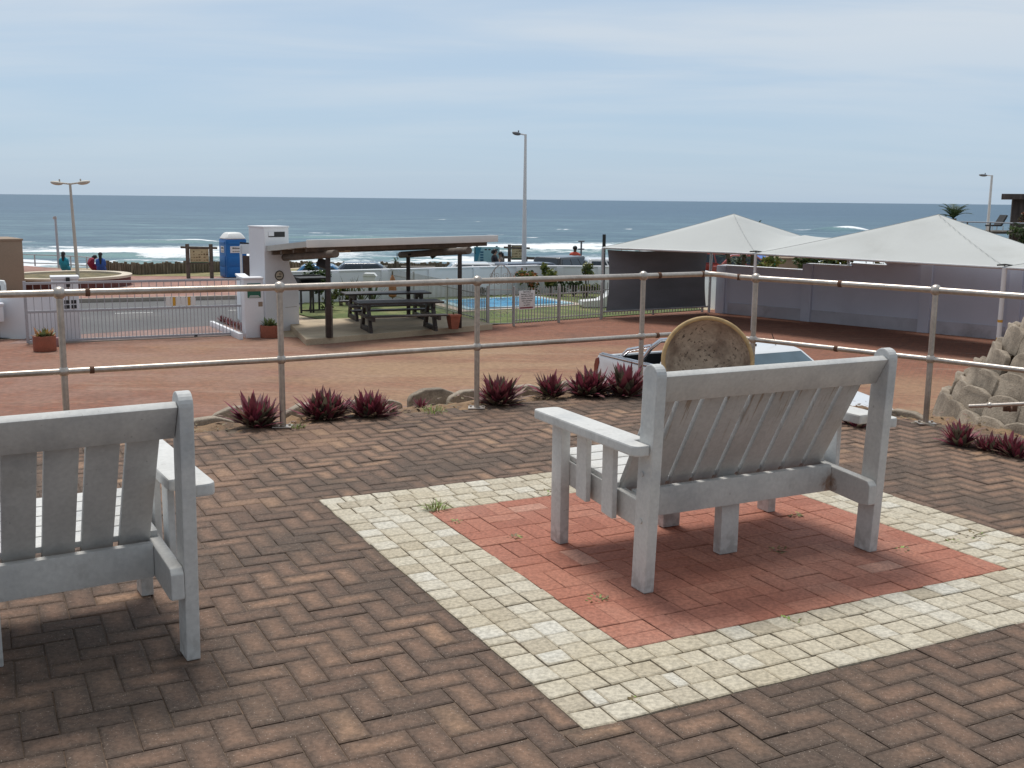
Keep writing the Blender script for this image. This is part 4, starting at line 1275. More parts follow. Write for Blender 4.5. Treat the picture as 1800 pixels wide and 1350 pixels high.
# white pier with the green notice, and the splayed wall that runs out to the road
q0, q1 = P(432, 594, -2), P(465, 592.5, -2)
T, L = frame('gate_pier', 'white block pier right of the gate with a green notice on it', 'pier', q0, q1)
MB().b2(0, L, 0, .42, -.05, 1.5, .01).build('shaft', white_wall, T)
MB().b2(-.02, L + .02, -.02, .44, 1.501, 1.55, .008).build('cap', white_wall, T)
MB().b2(L * .72, L * .95, -.004, .02, .80, .92).build('recess', tan_wall, T)
green = M('green_sign_enamel', (.02, .13, .085), .5, var=.04)
gs = thing('green_notice', 'green rectangular notice with white pictures on the white gate pier', 'sign', tuple(Vector(q0)), T.rotation_euler.z)
sw = L * .70
MB().b2(L * .16, L * .16 + sw, -.02, -.003, 1.03, 1.40, .004).build('panel', green, gs)
sm_ = MB()
cx_ = L * .16 + sw / 2
sm_.b2(cx_ - sw * .42, cx_ + sw * .42, -.0225, -.0195, 1.352, 1.375)
for s1 in (-1, 1):
    for k in range(3):
        a = R(60 + k * 22) if s1 > 0 else R(120 - k * 22)
        b0 = Vector((cx_ + s1 * sw * .28, -.021, 1.25)); sm_.beam(b0, b0 + Vector((math.cos(a) * .075, 0, math.sin(a) * .075)), .003, .018)
    sm_.beam((cx_ + s1 * sw * .22, -.021, 1.22), (cx_ + s1 * sw * .30, -.021, 1.28), .003, .035)
sm_.b2(cx_ - sw * .14, cx_ + sw * .14, -.0225, -.0195, 1.22, 1.24)
for k, w in ((0, .40), (1, .33)): sm_.b2(cx_ - sw * w, cx_ + sw * w, -.0225, -.0195, 1.045 + k * .028, 1.060 + k * .028)
sm_.build('pictogram', plastic_white, gs)

q0, q1 = P(428, 588, -2) + Vector((.05, .45, 0)), P(372, 566, -2) + Vector((.5, 1.0, 0))
T, L = frame('boundary_wall', 'white wall seen through the gate bars, running out to the road', 'wall', q1, q0)
MB().b2(0, L, 0, .22, -.1, 1.28, .01).build('wall_body', white_wall, T)
MB().b2(-.03, L + .0, -.03, .25, 1.281, 1.34, .008).build('coping', white_wall, T)
ed = MB(); ed.beam(P(372, 569, -1.93), P(424, 592, -1.93), .1, .16, .01)
tag(ed.build('bed_edging', white_wall), 'white edging strip of the small flower bed inside the gate', 'edging')
T = thing('purple_ground_cover', 'dark purple bedding plants along the white wall inside the gate', 'plant', tuple(P(398, 575, -2)))
mb = MB()
a, b_ = P(376, 566, -2) + Vector((.2, .1, 0)), P(424, 587, -2) + Vector((.1, .3, 0))
for k in range(11):
    q = a.lerp(b_, k / 10) - T.location
    rosette(mb, (q.x, q.y, 0), .22, 18, 500 + k)
mb.build('leaves', [lf_green, lf_purple, lf_purple, lf_green], T, auto=False)

# ------------------------------------------------------------------ braai chimney
q0, q1 = P(459, 588, -2) + Vector((0, .6, 0)), P(519, 583, -2) + Vector((0, .6, 0))
T, L = frame('braai_chimney', 'tall white barbecue chimney with sloping shoulder and dark smoke slot', 'chimney', q0, q1)
D_ = .85
# side silhouette taken along the front: narrow flue, flared shoulder to the right
fl_ = [(0, -.05), (L, -.05), (L, 1.15), (L * .955, 1.30), (L * .86, 1.46), (L * .78, 1.62), (L * .74, 1.82), (L * .735, 2.78), (0.02, 2.78)]
ch = MB(); ch.prism(fl_, 0, D_, 'y', .012); ch.build('stack', white_wall, T)
MB().b2(.0, L * .755, -.02, D_ + .02, 2.781, 2.82, .008).build('cap', white_wall, T)
MB().b2(L * .14, L * .62, -.006, .10, 2.53, 2.67).build('smoke_slot', black_iron, T)
MB().b2(L * .14, L * .30, -.012, -.0065, 2.56, 2.67).build('slot_cover', white_wall, T)
sg = thing('smoking_sign', 'round cream sign with dark ring and cigarette symbol on the chimney', 'sign', tuple(q0), T.rotation_euler.z)
cx_, cz_ = L * .42, 1.50
rotx = Matrix.Rotation(R(90), 3, 'X')
MB().lathe([(.135, -.004), (.135, .008)], (cx_, -.008, cz_), 28, rotx, smooth=False).build('disc', cream, sg)
rg = MB(); rg.tube([(cx_ + .122 * math.cos(2 * math.pi * k / 28), -.018, cz_ + .122 * math.sin(2 * math.pi * k / 28)) for k in range(29)], .014, 6, cap=False); rg.build('ring', black_iron, sg)
cg = MB(); cg.b2(cx_ - .075, cx_ + .06, -.022, -.015, cz_ - .045, cz_ - .02); cg.beam((cx_ + .03, -.019, cz_ + .01), (cx_ + .0, -.019, cz_ + .06), .004, .012); cg.beam((cx_ + .06, -.019, cz_ + .02), (cx_ + .04, -.019, cz_ + .07), .004, .012)
cg.build('cigarette_symbol', black_iron, sg)
cr_ = MB(); cr_.beam((L * .58, -.003, .62), (L * .93, -.003, .63), .004, .01)
cr_.build('wall_crack', m_kerb, T)
# rust-brown sheet beside the chimney
q = PY(459, 488, 33.5)
T = thing('brown_tarpaulin', 'dark brown sheet hung beside the blue toilet, behind the chimney', 'tarpaulin', (q.x, q.y, -2), .45)
MB().prism([(-.55, .35), (.5, .25), (.5, 1.72), (-.55, 1.80)], -.02, .02, 'y', .005).build('sheet', M('brown_canvas', (.085, .055, .045), .9, var=.2), T)
MB().b2(-.62, .55, -.03, .03, 1.85, 2.15, .01).build('top_board', white_wall, T)
MB().beam((-.62, 0, 2.19), (.6, 0, 2.06), .04, .05).build('rail', black_iron, T)
for x in (-.60, .53): MB().b2(x - .03, x + .03, -.03, .03, 0, 2.1).build('post', white_wall, T)

# steel grill stand
q0, q1 = P(527, 551, -1.85), P(577, 549, -1.85)
T, L = frame('grill_stand', 'black steel barbecue grill stand beside the chimney', 'barbecue', q0, q1)
bx = MB(); bx.b2(.03, L, 0, .75, .66, .86, .01); bx.b2(.0, L + .05, -.05, .8, 1.02, 1.06); bx.b2(0, L, .7, .78, .86, 1.10)
bx.b2(.0, .05, -.02, .78, .86, 1.04); bx.build('fire_box', black_iron, T)
for x, y in ((.06, .04), (L * .40, .04), (L * .49, .04), (L - .06, .04), (.06, .7), (L - .06, .7)):
    MB().b2(x - .025, x + .025, y - .025, y + .025, 0, .66).build('leg', black_iron, T)
bb = MB(); bb.b2(.05, L - .05, .02, .06, .06, .10); bb.build('foot_rail', black_iron, T)

# ------------------------------------------------------------------ pavilion
T = thing('braai_pavilion', 'open picnic shelter with thin pale mono-pitch roof on dark timber posts', 'shelter', tuple(P(650, 575, -1.85)))
ZR = .40
FLr, FRr = PY(540, 432, 26.3), PY(871, 431, 30.9)
FLr.z = FRr.z = ZR
bd = Vector((-.53, .85, 0)).normalized()          # towards the back
fd = (FRr - FLr); fd.z = 0; fd.normalize()
bk_len, drop = 3.0, .24
def rpt(a, b, z=0.0): 
    q = FLr + fd * a + bd * b; return Vector((q.x, q.y, ZR - drop * b / bk_len + z))
RLn = (FRr - FLr).length
ro = MB()
vs = [rpt(0, 0), rpt(RLn, 0), rpt(RLn, bk_len), rpt(0, bk_len), rpt(0, 0, .14), rpt(RLn, 0, .14), rpt(RLn, bk_len, .14), rpt(0, bk_len, .14)]
ro.add(vs, [(0, 3, 2, 1), (4, 5, 6, 7), (0, 1, 5, 4), (1, 2, 6, 5), (2, 3, 7, 6), (3, 0, 4, 7)])
ro.build('roof', M('pale_roof_sheet', (.46, .45, .41), .6, var=.06, fine=.02), T, world=True)
gu = MB(); a_ = rpt(-.02, -.035, .075); b_ = rpt(RLn + .05, -.035, .085)
gu.beam(a_, b_, .07, .19, .012); gu.build('gutter', M('white_gutter', (.74, .73, .69), .5, var=.04, fine=.015), T, world=True)
# posts on the slab
pFL, pFR = P(579, 593, -1.85), P(808, 576, -1.85)
pBR = pFR + bd * 3.1; pBL = pFL + bd * 3.1
for i, p in enumerate((pFL, pFR, pBR)):
    m_ = MB(); top_z = ZR - .22 - drop * (.5 if i < 2 else 3.2) / bk_len
    m_.b2(p.x - .056, p.x + .056, p.y - .056, p.y + .056, -1.86, top_z, .015); o = m_.build('post', darkwood, T, world=True)
    if i == 0:
        c_ = MB(); c_.b2(p.x - .088, p.x - .058, p.y - .05, p.y + .05, -1.86, -1.1, .008); c_.b2(p.x + .058, p.x + .088, p.y - .05, p.y + .05, -1.86, -1.05, .008)
        for part_x in (0,): c_.build('splint', greywood, T, world=True)
bmb = darkwood
lm = M('log_beam_wood', (.13, .105, .085), .8, var=.25, scale=5, bump=.3)
for p0, p1 in ((pFL - bd * .5, pBL + bd * .5), (pFR - bd * .5, pBR + bd * .5)):
    a = Vector((p0.x, p0.y, ZR - .15 - .0)); b_ = Vector((p1.x, p1.y, ZR - .15 - drop * 3.9 / bk_len))
    MB().tube([a, b_], .095, 12).build('log_beam', lm, T, world=True)
for b in (.3, 1.2, 2.1, 2.8):
    a, c = rpt(.1, b, -.055), rpt(RLn - .15, b, -.055)
    MB().beam(a, c, .06, .105, .004).build('purlin', lm, T, world=True)
q = rpt(RLn * .02 + .55, .9, -.33)
fl2 = thing('floodlight', 'black floodlight hanging under the left beam of the shelter', 'lamp', tuple(q))
qq = PY(567, 463, q.y) - q
MB().box(qq + Vector((0, 0, 0)), (.28, .12, .22), Euler((R(-25), R(18), 0)).to_matrix(), .02).build('lamp_head', black_iron, fl2)
MB().tube([qq + Vector((-.02, 0, .1)), qq + Vector((.0, .02, .33))], .018, 6).build('bracket', black_iron, fl2)
for i, (px, py) in enumerate([(523, 452), (550, 452), (698, 452), (835, 443)]):
    q = PY(px, py, 29 if px < 600 else 31)
    hk = MB(); hk.tube([q + Vector((0, 0, .12)), q + Vector((0, 0, -.03)), q + Vector((.03, 0, -.04))], .012, 6)
    hk.build('hook', black_iron, T, world=True)
bs = MB(); q = PY(606, 441, 28.6); bs.box(q, (.3, .2, .07), None, .02); bs.build('bulkhead_light', cream, T, world=True)
pts = [(717, 448), (728, 446), (742, 444), (752, 444), (757, 449), (760, 453), (766, 449), (774, 444), (782, 446), (790, 443), (803, 441)]
dw = MB(); dw.tube([PY(x, y, 31.2 + .03 * i) for i, (x, y) in enumerate(pts)], [.035, .03, .03, .03, .035, .045, .035, .03, .028, .025, .015], 8)
tag(dw.build('driftwood', black_iron), 'twisted black driftwood branch hung under the shelter roof', 'driftwood')

# picnic tables
def picnic_table(label, loc, rz, L=2.5):
    T = thing('picnic_table', label, 'table', loc, rz, 'dark wooden picnic tables under the shelter')
    tp = MB()
    for k in range(5): tp.b2(-L / 2, L / 2, -.42 + k * .17, -.42 + k * .17 + .16, .72, .765, .006)
    tp.build('tabletop', darkwood, T)
    for s in (-1, 1):
        se = MB()
        for k in range(2): se.b2(-L / 2 + .05, L / 2 - .05, s * .78 + (-.15 + k * .155), s * .78 + (-.15 + k * .155) + .145, .43, .47, .006)
        se.build('bench_seat', darkwood, T)
    for s in (-1, 1):
        x = s * (L / 2 - .28)
        f_ = MB()
        for s2 in (-1, 1):
            f_.prism([(s2 * .42, 0), (s2 * .62, 0), (s2 * .33, .66), (s2 * .15, .66)][::s2], x - .04, x + .04, 'x', .006)
        f_.b2(x - .036, x + .036, -.92, .92, .33, .43, .006); f_.b2(x - .034, x + .034, -.41, .41, .60, .72, .006); f_.b2(x - .037, x + .037, -.60, .60, 0.0, .13, .006)
        f_.build('trestle', darkwood, T)
    return T
sd = (SB_ - SA); sang = math.atan2(sd.y, sd.x) - R(8)
c1 = P(697, 584, -1.85); picnic_table('dark brown picnic table with benches, the nearer one under the shelter', (c1.x, c1.y + .55, -1.85), R(20), 2.3)
c2 = P(672, 566, -1.85); picnic_table('dark brown picnic table half hidden behind the nearer one', (c2.x, c2.y + .95, -1.85), R(20), 2.5)

# ------------------------------------------------------------------ pots
def succ(mb, n, L, seed, mis):
    g = random.Random(seed)
    for k in range(n):
        leaf(mb, (g.uniform(-.1, .1), g.uniform(-.1, .1), 0), k * 2.4, R(g.uniform(15, 80)), L * g.uniform(.7, 1.1), L * .34, R(30), g.choice(mis), .3)
s_green = leaf_mat('succulent_green', (.16, .20, .09), (.13, .17, .08)); s_yel = leaf_mat('succulent_yellow', (.42, .30, .10), (.35, .16, .07))
for px, py, wpx, hpx, lab, mats, sd_ in ((71, 619, 39, 27, 'round terracotta planter with a yellow succulent in front of the gate', [s_yel, s_green], 4), (471, 595, 34, 22, 'round terracotta planter with a green succulent before the white pier', [s_green, s_green], 6)):
    c = P(px, py, -2); r_ = wpx / 2 * c.y / FPX; h_ = hpx * c.y / FPX
    T = thing('round_planter', lab, 'planter', (c.x, c.y + r_, -2), 0, 'round terracotta planters')
    MB().lathe([(r_ * .97, 0), (r_, .02), (r_, h_ - .02), (r_ * .98, h_), (r_ * .84, h_), (r_ * .82, h_ - .08)], (0, 0, .0), 36).build('pot', terracotta, T)
    mb = MB(); succ(mb, 46, .30, sd_, [0, 0, 1]); o = mb.build('succulent', mats, T, auto=False); o.location = (0, 0, h_ - .06)
c = P(797, 578, -1.85)
T = thing('square_pot', 'square tapered terracotta pot at the right post of the shelter', 'planter', (c.x, c.y, -1.85), .5)
b = MB()
def taper(z0, z1, w0, w1): 
    b.add([(-w0, -w0, z0), (w0, -w0, z0), (w0, w0, z0), (-w0, w0, z0), (-w1, -w1, z1), (w1, -w1, z1), (w1, w1, z1), (-w1, w1, z1)], [(0, 3, 2, 1), (4, 5, 6, 7), (0, 1, 5, 4), (1, 2, 6, 5), (2, 3, 7, 6), (3, 0, 4, 7)])
taper(0, .34, .10, .145); taper(.341, .39, .165, .165)
b.build('pot', terracotta, T)
mb = MB(); 
for k in range(8): leaf(mb, (0, 0, 0), k * 2.4, R(random.uniform(30, 80)), .09, .02, .5, 0)
o = mb.build('sprout', [s_green], T, auto=False); o.location = (0, 0, .39)

# ------------------------------------------------------------------ pool, its wall and fence
pool = [P(763, 531, -2), P(822, 547, -2), P(1008, 536, -2), P(940, 523, -2)]
def inset(poly, d):
    c = sum(poly, Vector()) / len(poly); return [p + (c - p).normalized() * d for p in poly]
T = thing('swimming_pool', 'blue rectangular swimming pool with pale tiled edge', 'pool', tuple(sum(pool, Vector()) / 4))
m_tile = M('pool_tiles', (.50, .72, .80), .25, var=.1, scale=6); m_pave = M('pool_paving', (.47, .38, .31), .9, var=.12, scale=3, fine=.2, fscale=8)
p_out, p_in = inset(pool, -.45), inset(pool, 0.0)
pi2 = inset(pool, .35)
wl = MB()
for i in range(4):
    a, b_ = p_in[i], p_in[(i + 1) % 4]; c, d = pi2[(i + 1) % 4], pi2[i]
    z = -1.93
    wl.quad(Vector((a.x, a.y, z)), Vector((b_.x, b_.y, z)), Vector((c.x, c.y, z)), Vector((d.x, d.y, z)))
    wl.quad(Vector((d.x, d.y, z)), Vector((c.x, c.y, z)), Vector((c.x, c.y, -2.6)), Vector((d.x, d.y, -2.6)))
    wl.quad(Vector((b_.x, b_.y, z)), Vector((a.x, a.y, z)), Vector((a.x, a.y, -2.05)), Vector((b_.x, b_.y, -2.05)))
wl.build('coping', m_tile, T, world=True)
cp = MB()
for i in range(4):
    a, b_ = p_out[i], p_out[(i + 1) % 4]; c, d = p_in[(i + 1) % 4], p_in[i]
    cp.quad(Vector((a.x, a.y, -1.975)), Vector((b_.x, b_.y, -1.975)), Vector((c.x, c.y, -1.975)), Vector((d.x, d.y, -1.975)))
cp.build('surround', m_pave, T, world=True)
m_pw = M('pool_water', (.04, .31, .60), .12, var=.35, scale=1.2, spec=.5, col2=(.15, .52, .76), mix2=(.4, .7), bump=.3, bscale=2.5, fine=.15, fscale=3, bdist=.05)
ww = MB(); ww.add([Vector((p.x, p.y, -1.965)) for p in pi2], [(0, 1, 2, 3)]); ww.build('water', m_pw, T, world=True)

def wall_run(name, label, A, B, h, th=.2, mat=white_wall, cop=True, pil=0, cat='wall'):
    T, L = frame(name, label, cat, A, B)
    MB().b2(0, L, 0, th, -.4, h, .008).build('wall_body', mat, T)
    if cop: MB().b2(0, L, -.03, th + .03, h + .001, h + .055, .008).build('coping', mat, T)
    for k in range(pil):
        x = L * (k + .5) / pil
        MB().b2(x - .13, x + .13, -.06, -.001, -.3, h - .002, .006).build('pilaster', mat, T)
    return T
wB = P(948, 517, -2) + Vector((0, .4, 0)); wC = Vector((5.8, 42.0, -2))
hB = PY(948, 466, wB.y).z + 2 - .055
wA = PY(545, 481, 37.0); wA.z = -2; wA = wA + (wA - wB).normalized() * 1.9
wall_run('pool_wall', 'long low white wall behind the shelter and pool, left of its corner', wA, wB, hB, pil=6)
wall_run('pool_wall', 'white wall right of the pool corner, ending behind the dark screen', wB, wC, hB - .02, pil=3)

wall_run('pool_wall', 'short white wall return between the dark screen and the grey wall', wC + Vector((.0, -.1, 0)), Vector((7.05, 35.5, -2)), hB + .1)

def bar_fence(name, label, A, B, h, step, mat=fence_grey, posts_=3, bow=True):
    T, L = frame(name, label, 'fence', A, B)
    n = int(L / step)
    bars = MB()
    for k in range(n + 1):
        x = L * k / n; bars.b2(x - .012, x + .012, -.008, .008, .06, h)
    bars.build('pickets', mat, T)
    for z in (.16, h - .22): MB().b2(0, L, .009, .035, z - .015, z + .015).build('rail', mat, T)
    for k in range(posts_):
        x = L * k / (posts_ - 1); MB().b2(x - .03, x + .03, -.03, .03, -.05, h + .06, .004).build('post', mat, T)
    return T
fC = P(857, 574, -2); fG = P(903, 573, -2); fR = P(1056, 561, -2); fE = P(676, 523, -2)
scrL, scrR = P(1057, 559, -2), P(1246, 549, -2)
bar_fence('pool_fence', 'grey picket fence running back from the pool gate behind the picnic tables', fE, fC, 1.10, .115, posts_=4)
bar_fence('pool_fence', 'grey picket fence right of the pool gate, carrying the white notice', fG, fR, 1.08, .105, posts_=3)
bar_fence('pool_fence', 'grey picket fence running behind and below the dark shade screen', scrL + Vector((.0, .16, 0)), scrR + Vector((-.2, .12, 0)), 1.08, .11, posts_=3)
# ornamental gate
T, L = frame('pool_gate', 'arched wrought iron pool gate with scrollwork', 'gate', fC, fG)
g_ = MB()
for x in (.04, L - .04): g_.tube([(x, 0, .06), (x, 0, 1.05)], .016, 6)
arc = [(L / 2 - (L / 2 - .04) * math.cos(math.pi * k / 16), 0, 1.05 + .70 * math.sin(math.pi * k / 16)) for k in range(17)]
g_.tube(arc, .016, 6)
for z in (.08, .55, 1.05): g_.tube([(.04, 0, z), (L - .04, 0, z)], .014, 6)
g_.build('frame', fence_grey, T)
s_ = MB()
for x in (L * .25, L * .5, L * .75):
    zt = 1.05 + .70 * math.sin(math.acos(max(-1, min(1, (L / 2 - x) / (L / 2 - .04)))))
    s_.tube([(x, 0, .08), (x, 0, zt)], .008, 6)
def scroll(cx_, cz_, r_, s1, s2):
    pts = [(cx_ + s1 * r_ * (1 - k / 18) * math.cos(k * .55), 0, cz_ + s2 * r_ * (1 - k / 18) * math.sin(k * .55)) for k in range(15)]
    s_.tube(pts, .0075, 5)
for x in (L * .25, L * .75):
    for cz_, r_ in ((1.25, .10), (1.45, .08), (.82, .11), (.34, .12)):
        for s1 in (-1, 1): scroll(x + s1 * r_, cz_, r_, -s1, 1)
s_.build('scrollwork', fence_grey, T)
# notice board on the fence
d = (fR - fG); d.z = 0; Lf = d.length; d.normalize()
sc = 31.2 / FPX
sA = fG + d * (Lf * (910 - 903) / 153.0)
T = thing('pool_notice', 'white pool notice board with black lettering and a red band on the fence', 'sign', tuple(sA), math.atan2(d.y, d.x))
swd = Lf * 26.5 / 153
MB().b2(0, swd, -.035, -.022, .46, 1.005, .003).build('board', plastic_white, T)
MB().b2(.05 * swd, .88 * swd, -.0385, -.034, .49, .53).build('red_band', M('dark_red_band', (.20, .03, .04), .6), T)
lt = MB()
for k, tx in enumerate(['NOTICE', 'Bathing at own risk', 'NO LIFEGUARDS', 'Children must have', 'adult supervision', 'Pool hours', 'as notified']):
    add_text(lt, tx, .075 if k == 0 else .055, (swd * .5, -.0365, .965 - k * .063), (1, 0, 0), (0, 0, 1))
lt.build('lettering', black_iron, T)
# white plastic seat / slide at the pool side
q = P(1046, 545, -2) + Vector((.1, .9, 0))
T = thing('pool_slide', 'white moulded pool slide end beside the dark shade screen', 'slide', tuple(q), .2)
MB().prism([(-.55, .1), (-.5, .02), (.9, .02), (.9, .95), (.6, .75), (.35, .45), (.05, .28), (-.55, .24)], -.3, .3, 'y', .03).build('chute', plastic_white, T)

# ------------------------------------------------------------------ carport
m_shade = M('pale_shade_cloth', (.49, .50, .485), .85, var=.05, scale=.5, fine=.04, fscale=60, col2=(.41, .415, .395), mix2=(.5, .8), stretch=(1, 1, 2))
m_screen = M('dark_shade_netting', (.195, .205, .22), .9, var=.12, scale=.8, fine=.10, fscale=30, stretch=(1, 1, 3))
m_post = M('carport_post_steel', (.50, .50, .50), .45, .3, var=.1)
F0 = scrL.copy(); F1 = P(1322, 580, -2); F2 = P(1752, 633, -2)
B0 = scrR.copy()
bv = (B0 - F0); bv.z = 0
B1 = F1 + bv * .86; B2 = F2 + bv * .70
d12 = (F2 - F1)
F3 = F2 + d12 * 1.0; B3 = B2 + d12 * .9
HT = .18
T = thing('shade_carport', 'long pale shade cloth carport with tent-like peaks', 'carport', tuple(F1))
NS = 24
def module(mb, a, b, c, d, pk, e0, e1):
    """tensioned cloth over four posts a,b (front) c,d (back) rising to a peak; e0, e1: heights of the ridges on its two sides"""
    top = HT
    a, b, c, d = [Vector((q.x, q.y, top)) for q in (a, b, c, d)]
    ctr = (a + b + c + d) / 4
    vs = []
    for i in range(NS + 1):
        for j in range(NS + 1):
            s, t_ = i / NS, j / NS
            p = (a * (1 - s) + b * s) * (1 - t_) + (c * (1 - s) + d * s) * t_
            ds, dt = abs(2 * s - 1), abs(2 * t_ - 1)
            r_ = max(ds, dt)
            hp = (pk.z - top) * (1 - r_) ** 1.10
            hb = (e0 if s < .5 else e1) * ds ** 1.0 * (1 - dt) ** 1.05
            z = top + (hp ** 2 + hb ** 2) ** .5
            w = max(0.0, 1 - r_)
            p = p + (Vector((pk.x, pk.y, 0)) - Vector((ctr.x, ctr.y, 0))) * w
            vs.append((p.x, p.y, z))
    n = NS + 1
    mb.add(vs, [(i * n + j, (i + 1) * n + j, (i + 1) * n + j + 1, i * n + j + 1) for i in range(NS) for j in range(NS)], True)
pk1 = PY(1290, 376, (F0.y + F1.y + B0.y + B1.y) / 4); pk2 = PY(1650, 377, (F1.y + F2.y + B1.y + B2.y) / 4 - .2); pk3 = pk2 + d12 * .95
rz_ = PY(1430, 414, (F1.y + B1.y) / 2 - .3).z - HT
cm_ = MB(); module(cm_, F0, F1, B0, B1, pk1, 0, rz_); module(cm_, F1, F2, B1, B2, pk2, rz_, rz_); module(cm_, F2, F3, B2, B3, pk3, rz_, 0)
o = cm_.build('canopy', m_shade, T, world=True, auto=False)
_n = NS + 1
for _m in range(3):
    for _d in (0, 1):
        pts = []
        for k in range(NS + 1):
            v = o.data.vertices[_m * _n * _n + k * _n + (k if _d == 0 else NS - k)].co
            pts.append((v.x, v.y, v.z + .004))
        MB().tube(pts[:NS // 2 + 1], .005, 5).build('seam', m_shade, o); MB().tube(pts[NS // 2:], .005, 5).build('seam', m_shade, o)
for a, b in ((F0, F1), (F1, F2), (F2, F3), (F0, B0)):
    MB().tube([Vector((a.x, a.y, HT - .03)), Vector((b.x, b.y, HT - .03))], .032, 8).build('edge_pipe', m_post, T, world=True)
for i, p in enumerate((F0, F1, F2, B0, B1, B2)):
    mb = MB(); mb.tube([(p.x, p.y, -2.02), (p.x, p.y, HT - .03)], .045 if i != 2 else .055, 12)
    po = mb.build('post', m_post if i in (0, 3, 4, 5) else plastic_white, T, world=True)
    if i == 2:
        for z in (-1.08, -1.80 + .30):
            MB().tube([(p.x - T.location.x, p.y - T.location.y, z - .03 - T.location.z), (p.x - T.location.x, p.y - T.location.y, z + .03 - T.location.z)], .058, 12).build('amber_band', m_amber, po)
    if i in (1, 2):
        for k, (dx_, dy_) in enumerate(((-.16, .06), (.16, -.06), (.03, .14))):
            MB().tube([(p.x, p.y, HT + .05), (p.x + dx_, p.y + dy_, HT + .03)], .02, 6).build('cloth_clamp', black_iron, T, world=True)
T, L = frame('shade_screen', 'dark grey shade cloth screen hung at the end of the carport', 'screen', F0, B0)
sc_ = MB(); n1_, n2_ = 22, 12; vs = []
for i in range(n1_ + 1):
    for j in range(n2_ + 1):
        s, t_ = i / n1_, j / n2_
        x = .12 + (L - .3) * s + .10 * (t_ * (1 - t_)) * 4 * (1 if s < .05 else (-1 if s > .95 else 0))
        z = .22 + (1.88) * t_ - .07 * 4 * s * (1 - s) * (t_ > .9)
        vs.append((x, -.06 - .10 * math.sin(math.pi * s) * math.sin(math.pi * t_) + .012 * math.sin(9 * s + 4 * t_), z))
n = n2_ + 1
sc_.add(vs, [(i * n + j, (i + 1) * n + j, (i + 1) * n + j + 1, i * n + j + 1) for i in range(n1_) for j in range(n2_)], True)
sc_.build('netting', m_screen, T, auto=False)
MB().tube([(.05, -.06, .20), (L - .12, -.06, .20)], .03, 8).build('bottom_pipe', m_post, T)
for k in range(5):
    x = L * (.16 + k * .16); MB().tube([(x, -.03, 1.98), (x, 0, 2.16)], .012, 5).build('cord', plastic_white, T)

# grey boundary wall behind the carport
gA, gB = P(1250, 553, -2) + Vector((.4, .6, 0)), P(1790, 610, -2) + Vector((.8, .9, 0))
T, L = frame('boundary_wall', 'long lilac-grey boundary wall behind the carport with stepped top', 'wall', gA, gB + (gB - gA) * .6)
steps = []
def hz_at(px, py):
    """height above the lot of a wall-top pixel"""
    d = ray(px, py); o_ = Vector((0, 0, EYE))
    dd = Vector((math.cos(T.rotation_euler.z), math.sin(T.rotation_euler.z), 0)); nn = Vector((-dd.y, dd.x, 0))
    k = nn.dot(Vector(T.location) - o_) / nn.dot(d)
    q = o_ + d * k
    return (q - Vector(T.location)).dot(dd), q.z + 2
tops = [((1262, 468), (1418, 477)), ((1418, 466), (1497, 470)), ((1497, 465), (1558, 469)), ((1558, 463), (1627, 466)), ((1627, 460), (1700, 463))]
prev = 0
sg_ = []
for (a, b_) in tops:
    xa, ha = hz_at(*a); xb, hb_ = hz_at(*b_); sg_.append((prev, xb, (ha + hb_) / 2)); prev = xb
sg_.append((prev, L, sg_[-1][2] + .12))
wb_ = MB(); cb_ = MB()
for k, (xa, xb, h) in enumerate(sg_):
    wb_.b2(xa, xb, 0, .22, -.3, h); cb_.b2(xa - .02, xb + .02, -.03, .25, h + .001, h + .05, .006)
wb_.build('wall_body', grey_wall, T); cb_.build('coping', white_wall, T)
for k, px in enumerate((1270, 1422, 1632, 1790, 1900)):
    x, h = hz_at(px, 468)
    hh = next((h for xa, xb, h in sg_ if xa <= x + .1 < xb), 1.9)
    MB().b2(x - .16, x + .16, -.09, -.001, -.3, hh + .03, .006).build('pilaster', grey_wall, T)
MB().b2(.3, L, -.035, -.002, -.2, .36, .004).build('plinth', M('wall_plinth', (.55, .55, .60), .85, fine=.03, var=.1, scale=1.5, col2=(.33, .33, .35), mix2=(.5, .75)), T)

